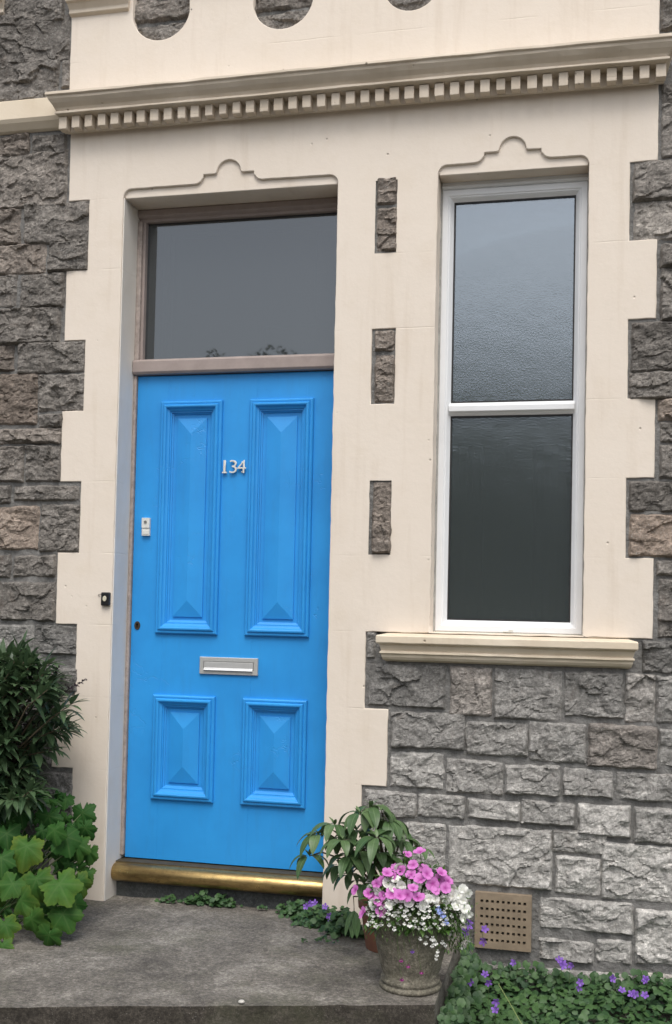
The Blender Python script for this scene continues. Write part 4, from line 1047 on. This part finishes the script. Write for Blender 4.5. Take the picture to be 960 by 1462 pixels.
# trailing lobelia
lob = empty('trailing_lobelia', (potc.x, potc.y-.1, potc.z)); tag(lob, 'fine trailing plant with tiny white flowers spilling over the stone pot rim', 'plant')
gs = MB(); gl = MB(); random.seed(41)
def lobelia_flower(g, c, out, s):
    out = out.normalized(); side = out.cross(Vector((0, 0, 1))).normalized(); up = side.cross(out)
    for (dx, dz, r_) in ((-.55, -.35, .55), (.0, -.62, .6), (.55, -.35, .55), (-.25, .5, .28), (.25, .5, .28)):
        q = c+side*dx*s+up*dz*s; vs_ = [c-out*.0005]; 
        for i in range(7):
            a = 2*math.pi*i/7; vs_.append(q+side*math.cos(a)*r_*s*.62+up*math.sin(a)*r_*s*.7-out*.001*random.random())
        g.add(vs_, [(0, 1+i, 1+(i+1) % 7) for i in range(7)], uvs=[(.5, .1)]+[(.5, .9)]*7)
spots = []
while len(spots) < 74:
    u = random.uniform(522, 645); v = random.uniform(1268, 1326)
    if any((u-a)**2+(v-b)**2 < 45 for a, b in spots): continue
    if v < 1282 and random.random() < .6: continue
    if 560 < u < 620 and v < 1284: continue
    spots.append((u, v))
trail = [(600,1340),(608,1346),(609,1337),(618,1340),(622,1346),(617,1350),(624,1363),(623,1368),(636,1349),(643,1332),(646,1338),(660,1352),(670,1343),(625,1358),(632,1345)]
for (u, v) in spots+trail:
    y = dome_y(u, min(v, 1320))-.014 if v < 1330 else cy_-Rt*math.sqrt(max(0, 1-((W(u, v, cy_-.1).x-cx_)/Rt)**2))-.012
    c = W(u, v, y); out = Vector((random.gauss(0, .3), -1, random.gauss(.1, .3))); g = MB(); lobelia_flower(g, Vector((0, 0, 0)), out+.3*rdir(), .0085*random.uniform(.65, 1.3))
    g.build('flower', WHITE, lob, smooth=True, at=tuple(c))
    rim = Vector((cx_+(c.x-cx_)*.9, min(y+.01, cy_-.02), potc.z)); gs.tube([Vector((cx_+(c.x-cx_)*.6, cy_+(y-cy_)*.5, potc.z-.01)), rim, c+Vector((0, .003, 0))], .0008, 4)
for (u, v) in ((628,1301),(637,1316),(633,1306),(626,1297)):
    c = W(u, v, dome_y(u, v)-.018); g = MB(); lobelia_flower(g, Vector((0, 0, 0)), Vector((.1, -1, .1)), .011); g.build('flower', PALEBLUE, lob, smooth=True, at=tuple(c))
for (u, v) in ((573,1371),(583,1379),(602,1388),(574,1398),(589,1358)):
    x_ = W(u, v, cy_-.1).x; rr = Rb+(Rt-Rb)*min(1, max(0, (1420-v)/105)); y = cy_-rr*math.sqrt(max(0, 1-((x_-cx_)/rr)**2))-.008
    c = W(u, v, y); g = MB(); lobelia_flower(g, Vector((0, 0, 0)), Vector((.1, -1, .1)), .0075); g.build('flower', MAGENTA if v > 1365 else VIOLET, lob, smooth=True, at=tuple(c))
    gs.tube([Vector((x_-.01, cy_-Rt-.002, potc.z)), W(u-6, (v+1320)/2, y-.004), c], .0007, 4)
for k in range(900):
    u = random.uniform(522, 655); v = random.gauss(1308, 16)
    if v > 1335 and random.random() < .6: continue
    y = dome_y(u, min(v, 1318))+random.uniform(-.012, .02); c = W(u, v, y); leaf(gl, c, rdir()+Vector((0, -.5, -.2)), random.uniform(.008, .02), random.uniform(.002, .0045), droop=.5, tone=random.random(), seg=2)
for k in range(520):                       # right-hand fall of fine foliage
    u = random.gauss(652, 11); v = random.uniform(1285, 1356); c = W(u, v, cy_+random.uniform(-.09, .08)); leaf(gl, c, rdir()+Vector((.2, -.3, -.5)), random.uniform(.010, .022), random.uniform(.003, .006), droop=.5, tone=random.random(), seg=2)
gl.build('foliage', LEAF_IMP, lob, smooth=True); gs.build('stems', STEM, lob)

# ground cover
def rleaf(g, c, nrm, r_, tone): lobed(g, c, nrm, Vector((random.gauss(0, 1), random.gauss(0, 1), 0)), r_, 5, tone=tone, edge=0, cup=.05, teeth=False)
random.seed(51)
g = MB(); gs = MB()
def gch(x, y): return .055+.055*noise.noise(Vector((x*4, y*4, 1)))+.05*max(0, 1-abs(y+.05)/.3)
n_ = 0
while n_ < 8500:
    x = random.uniform(.60, 2.1); y = random.uniform(-1.25, -.02)
    if x < .69 and random.random() < .6: continue
    if x < .68 and y > -.78 : x = .69+random.random()*.02
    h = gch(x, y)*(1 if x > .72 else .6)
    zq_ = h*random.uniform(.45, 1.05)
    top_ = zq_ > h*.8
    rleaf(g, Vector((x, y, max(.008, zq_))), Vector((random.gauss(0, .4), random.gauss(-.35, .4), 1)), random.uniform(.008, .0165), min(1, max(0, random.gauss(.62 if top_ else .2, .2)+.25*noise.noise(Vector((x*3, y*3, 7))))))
    n_ += 1
for k in range(1100):                       # climbing a little against wall and step
    x = random.uniform(.66, 2.0); y = random.uniform(-.07, -.025); side = k % 2 == 0; z_ = random.uniform(.02, .13+.05*noise.noise(Vector((x*5, 1, 1))))
    if side: x = .69+abs(random.gauss(0, .03)); y = random.uniform(-.80, -.05); z_ = random.uniform(.03, .17)*(1 if random.random() < .7 else 1.15)
    rleaf(g, Vector((x, y, z_)), Vector((random.gauss(.1, .4), -1, .6)), random.uniform(.009, .016), random.random()*.8)
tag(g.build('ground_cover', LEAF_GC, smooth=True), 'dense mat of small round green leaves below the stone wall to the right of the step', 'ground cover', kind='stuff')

def weeds(name, label, blobs, seed):
    random.seed(seed); g = MB()
    for (u, v, sp, hgt, n_, rr) in blobs:
        c0 = G(u, v, STEPZ)
        for k in range(n_):
            x = c0.x+random.gauss(0, sp); y = min(.09, c0.y+random.gauss(0, sp*.45)); z_ = STEPZ+random.random()*hgt*math.exp(-((x-c0.x)/sp)**2*.4)+.004
            rleaf(g, Vector((x, y, z_)), Vector((random.gauss(0, .5), random.gauss(-.6, .4), 1)), random.uniform(.6, 1.1)*rr, random.random()*.8)
    return tag(g.build(name, LEAF_GC, smooth=True), label, 'weeds', kind='stuff')
weeds('weed_patch', 'patch of small round-leaved weeds under the middle of the brass threshold', [(243,1288,.025,.025,26,.010),(275,1290,.02,.035,30,.012),(290,1291,.025,.045,45,.013),(312,1293,.028,.045,50,.013),(328,1294,.02,.03,26,.011),(376,1299,.012,.015,9,.008)], 61)
weeds('weed_clump', 'clump of round-leaved weeds at the foot of the cream pillar left of the clay pot', [(410,1303,.03,.04,50,.010),(430,1308,.035,.06,90,.011),(450,1316,.04,.06,110,.012),(470,1325,.04,.07,130,.013),(488,1332,.035,.09,130,.014),(498,1338,.03,.09,90,.014),(462,1345,.03,.01,26,.006),(436,1322,.03,.02,30,.008)], 62)

# violet bellflowers standing out of the leaves
def bell(label, u, v, y=None, z=None, s=1.0, n_=2, root=None):
    c = W(u, v, y) if y is not None else G(u, v, z)
    e = empty('bellflower', (c.x, c.y+.01, c.z-.06)); tag(e, label, 'flower', 'violet bellflowers among the leaves')
    for k in range(n_):
        q = c+Vector((random.gauss(0, .006*n_), random.gauss(0, .006), random.gauss(0, .005*n_)))
        g = MB(); flower_mesh(g, Vector((0, 0, 0)), Vector((random.gauss(0, .5), -1, random.gauss(.5, .4))), .0145*s, 5, .55, .35, False); g.build('blossom', VIOLET, e, smooth=True, at=tuple(q))
    g = MB(); g.tube([(c.x, c.y+.012, c.z-.06), (c.x+.003, c.y+.008, c.z-.02), tuple(c)], .0009, 4); g.build('stem', STEM, e)
random.seed(71)
bell('violet bellflower on the leaves just right of the stone pot foot, larger of that pair', 697, 1411, y=-.42, n_=3)
bell('violet bellflower low in the leaf mat near the bottom edge, right of the step corner', 707, 1437, y=-.52, n_=2)
bell('violet bellflower directly under the air brick', 738, 1372, y=-.08, n_=1)
bell('tallest violet bellflower cluster, against the wall right of the air brick', 801, 1378, y=-.10, n_=3, s=1.1)
bell('violet bellflower leaning right beside the tallest cluster', 813, 1382, y=-.10, n_=1)
bell('violet bellflower in the middle of the leaf mat below the tallest cluster', 825, 1407, y=-.22, n_=2)
bell('small violet bellflower above the pale green patch at the right', 877, 1396, y=-.16, n_=1)
bell('small violet bellflower nestled just left of the rightmost pair', 903, 1413, y=-.24, n_=2)
bell('violet bellflower highest at the right edge, near the pale bottom stone', 924, 1399, y=-.15, n_=2)
bell('tiny violet bellflower low at the right edge of the leaf mat', 921, 1418, y=-.26, n_=1)
bell('tiny violet bellflower left of the lower right pair', 889, 1417, y=-.25, n_=1)
bell('violet bellflowers hanging beside the right rim of the stone pot', 668, 1334, y=-.50, n_=3, s=1.1)
bell('violet bellflower on the air brick edge', 688, 1329, y=-.20, n_=1, s=1.1)
bell('violet bellflower tucked under the white flowers at the right of the pot', 672, 1314, y=-.45, n_=1)
bell('violet bellflowers in the weeds just under the right end of the brass threshold', 446, 1297, y=-.12, n_=4)
bell('single violet bellflower against the foot of the cream pillar', 470, 1311, y=-.14, n_=2)

# pale stalk trailing over the leaf mat
g = MB(); pts = [W(712, 1405, -.38), W(728, 1432, -.46), W(745, 1462, -.55), W(756, 1490, -.6)]; g.tube(pts, .0016, 6)
tag(g.build('trailing_stalk', plain('pale_stalk', (.22, .28, .10), .7, var=.2, bmp=0)), 'long pale bare stalk lying across the round leaves', 'stalk')
# pebble on the step edge
g = MB(); c = G(345, 1430, STEPZ+.004); g.lathe([(.001, c.z-.004), (.009, c.z-.003), (.011, c.z), (.007, c.z+.004), (.001, c.z+.005)], c.x, c.y, 10)
tag(g.build('pebble', plain('pale_pebble', (.55, .53, .48), .8), smooth=True), 'tiny pale pebble lying on the front edge of the step', 'pebble')

# ================================================================== ACROSS THE STREET (seen only in the glass)
def far_house(x0, x1, lab, h=5.2):
    e = empty('terraced_house', ((x0+x1)/2, -19, 0)); tag(e, lab, 'house')
    g = MB(); g.box(x0, x1, -27, -19, 0, h); g.build('wall', RENDW, e)
    g = MB(); g.add([(x0, -18.7, h-.1), (x1, -18.7, h-.1), (x1, -23, h+2.4), (x0, -23, h+2.4), (x1, -27.3, h-.1), (x0, -27.3, h-.1)], [(0,1,2,3), (3,2,4,5), (0,3,5), (1,4,2), (0,5,4,1)]); g.build('roof', SLATE, e)
    for zz_ in (1.0, 3.4):
        for xx in (x0+1.6, x1-2.6):
            g = MB(); g.box(xx, xx+1.1, -18.98, -18.9, zz_, zz_+1.3); g.build('window', CLEAR, e)
far_house(-26, -18, 'pale terraced house across the street, farthest left in the glass')
far_house(-17.99, -10, 'pale terraced house across the street, second from the left in the glass')
far_house(-9.99, -2, 'pale terraced house across the street, behind the garden tree')
far_house(-1.99, 6, 'pale terraced house across the street, rightmost in the glass')
random.seed(91)
def tree(x, y, h, r_, lab):
    e = empty('garden_tree', (x, y, 0)); tag(e, lab, 'tree'); g = MB(); g.tube([(x, y, 0), (x+.1, y, h*.4), (x, y+.1, h*.75)], [.18, .12, .05], 8)
    for k in range(6): a = k*1.05; g.tube([(x+.05, y, h*.45), (x+r_*.6*math.cos(a), y+r_*.6*math.sin(a), h*.75)], [.06, .02], 5)
    g.build('trunk', BARK, e); g = MB()
    for k in range(4200):
        d = rdir(); rr = r_*(.5+.5*random.random())*(.85+.35*noise.noise(d*2.2+Vector((x, 0, 0)))); c = Vector((x, y, h*.72))+Vector((d.x*rr, d.y*rr, d.z*rr*.75))
        leaf(g, c, rdir(), .15, .09, tone=random.random(), seg=2)
    g.build('crown', LEAF_TREE, e)
tree(-1.2, -14.6, 6.4, 2.0, 'leafy garden tree across the street, nearer the window')
tree(-5.5, -15.2, 6.8, 2.1, 'leafy garden tree across the street, nearer the door glass')
tree(3.4, -16, 5.4, 1.8, 'leafy garden tree across the street, opposite the stone wall')
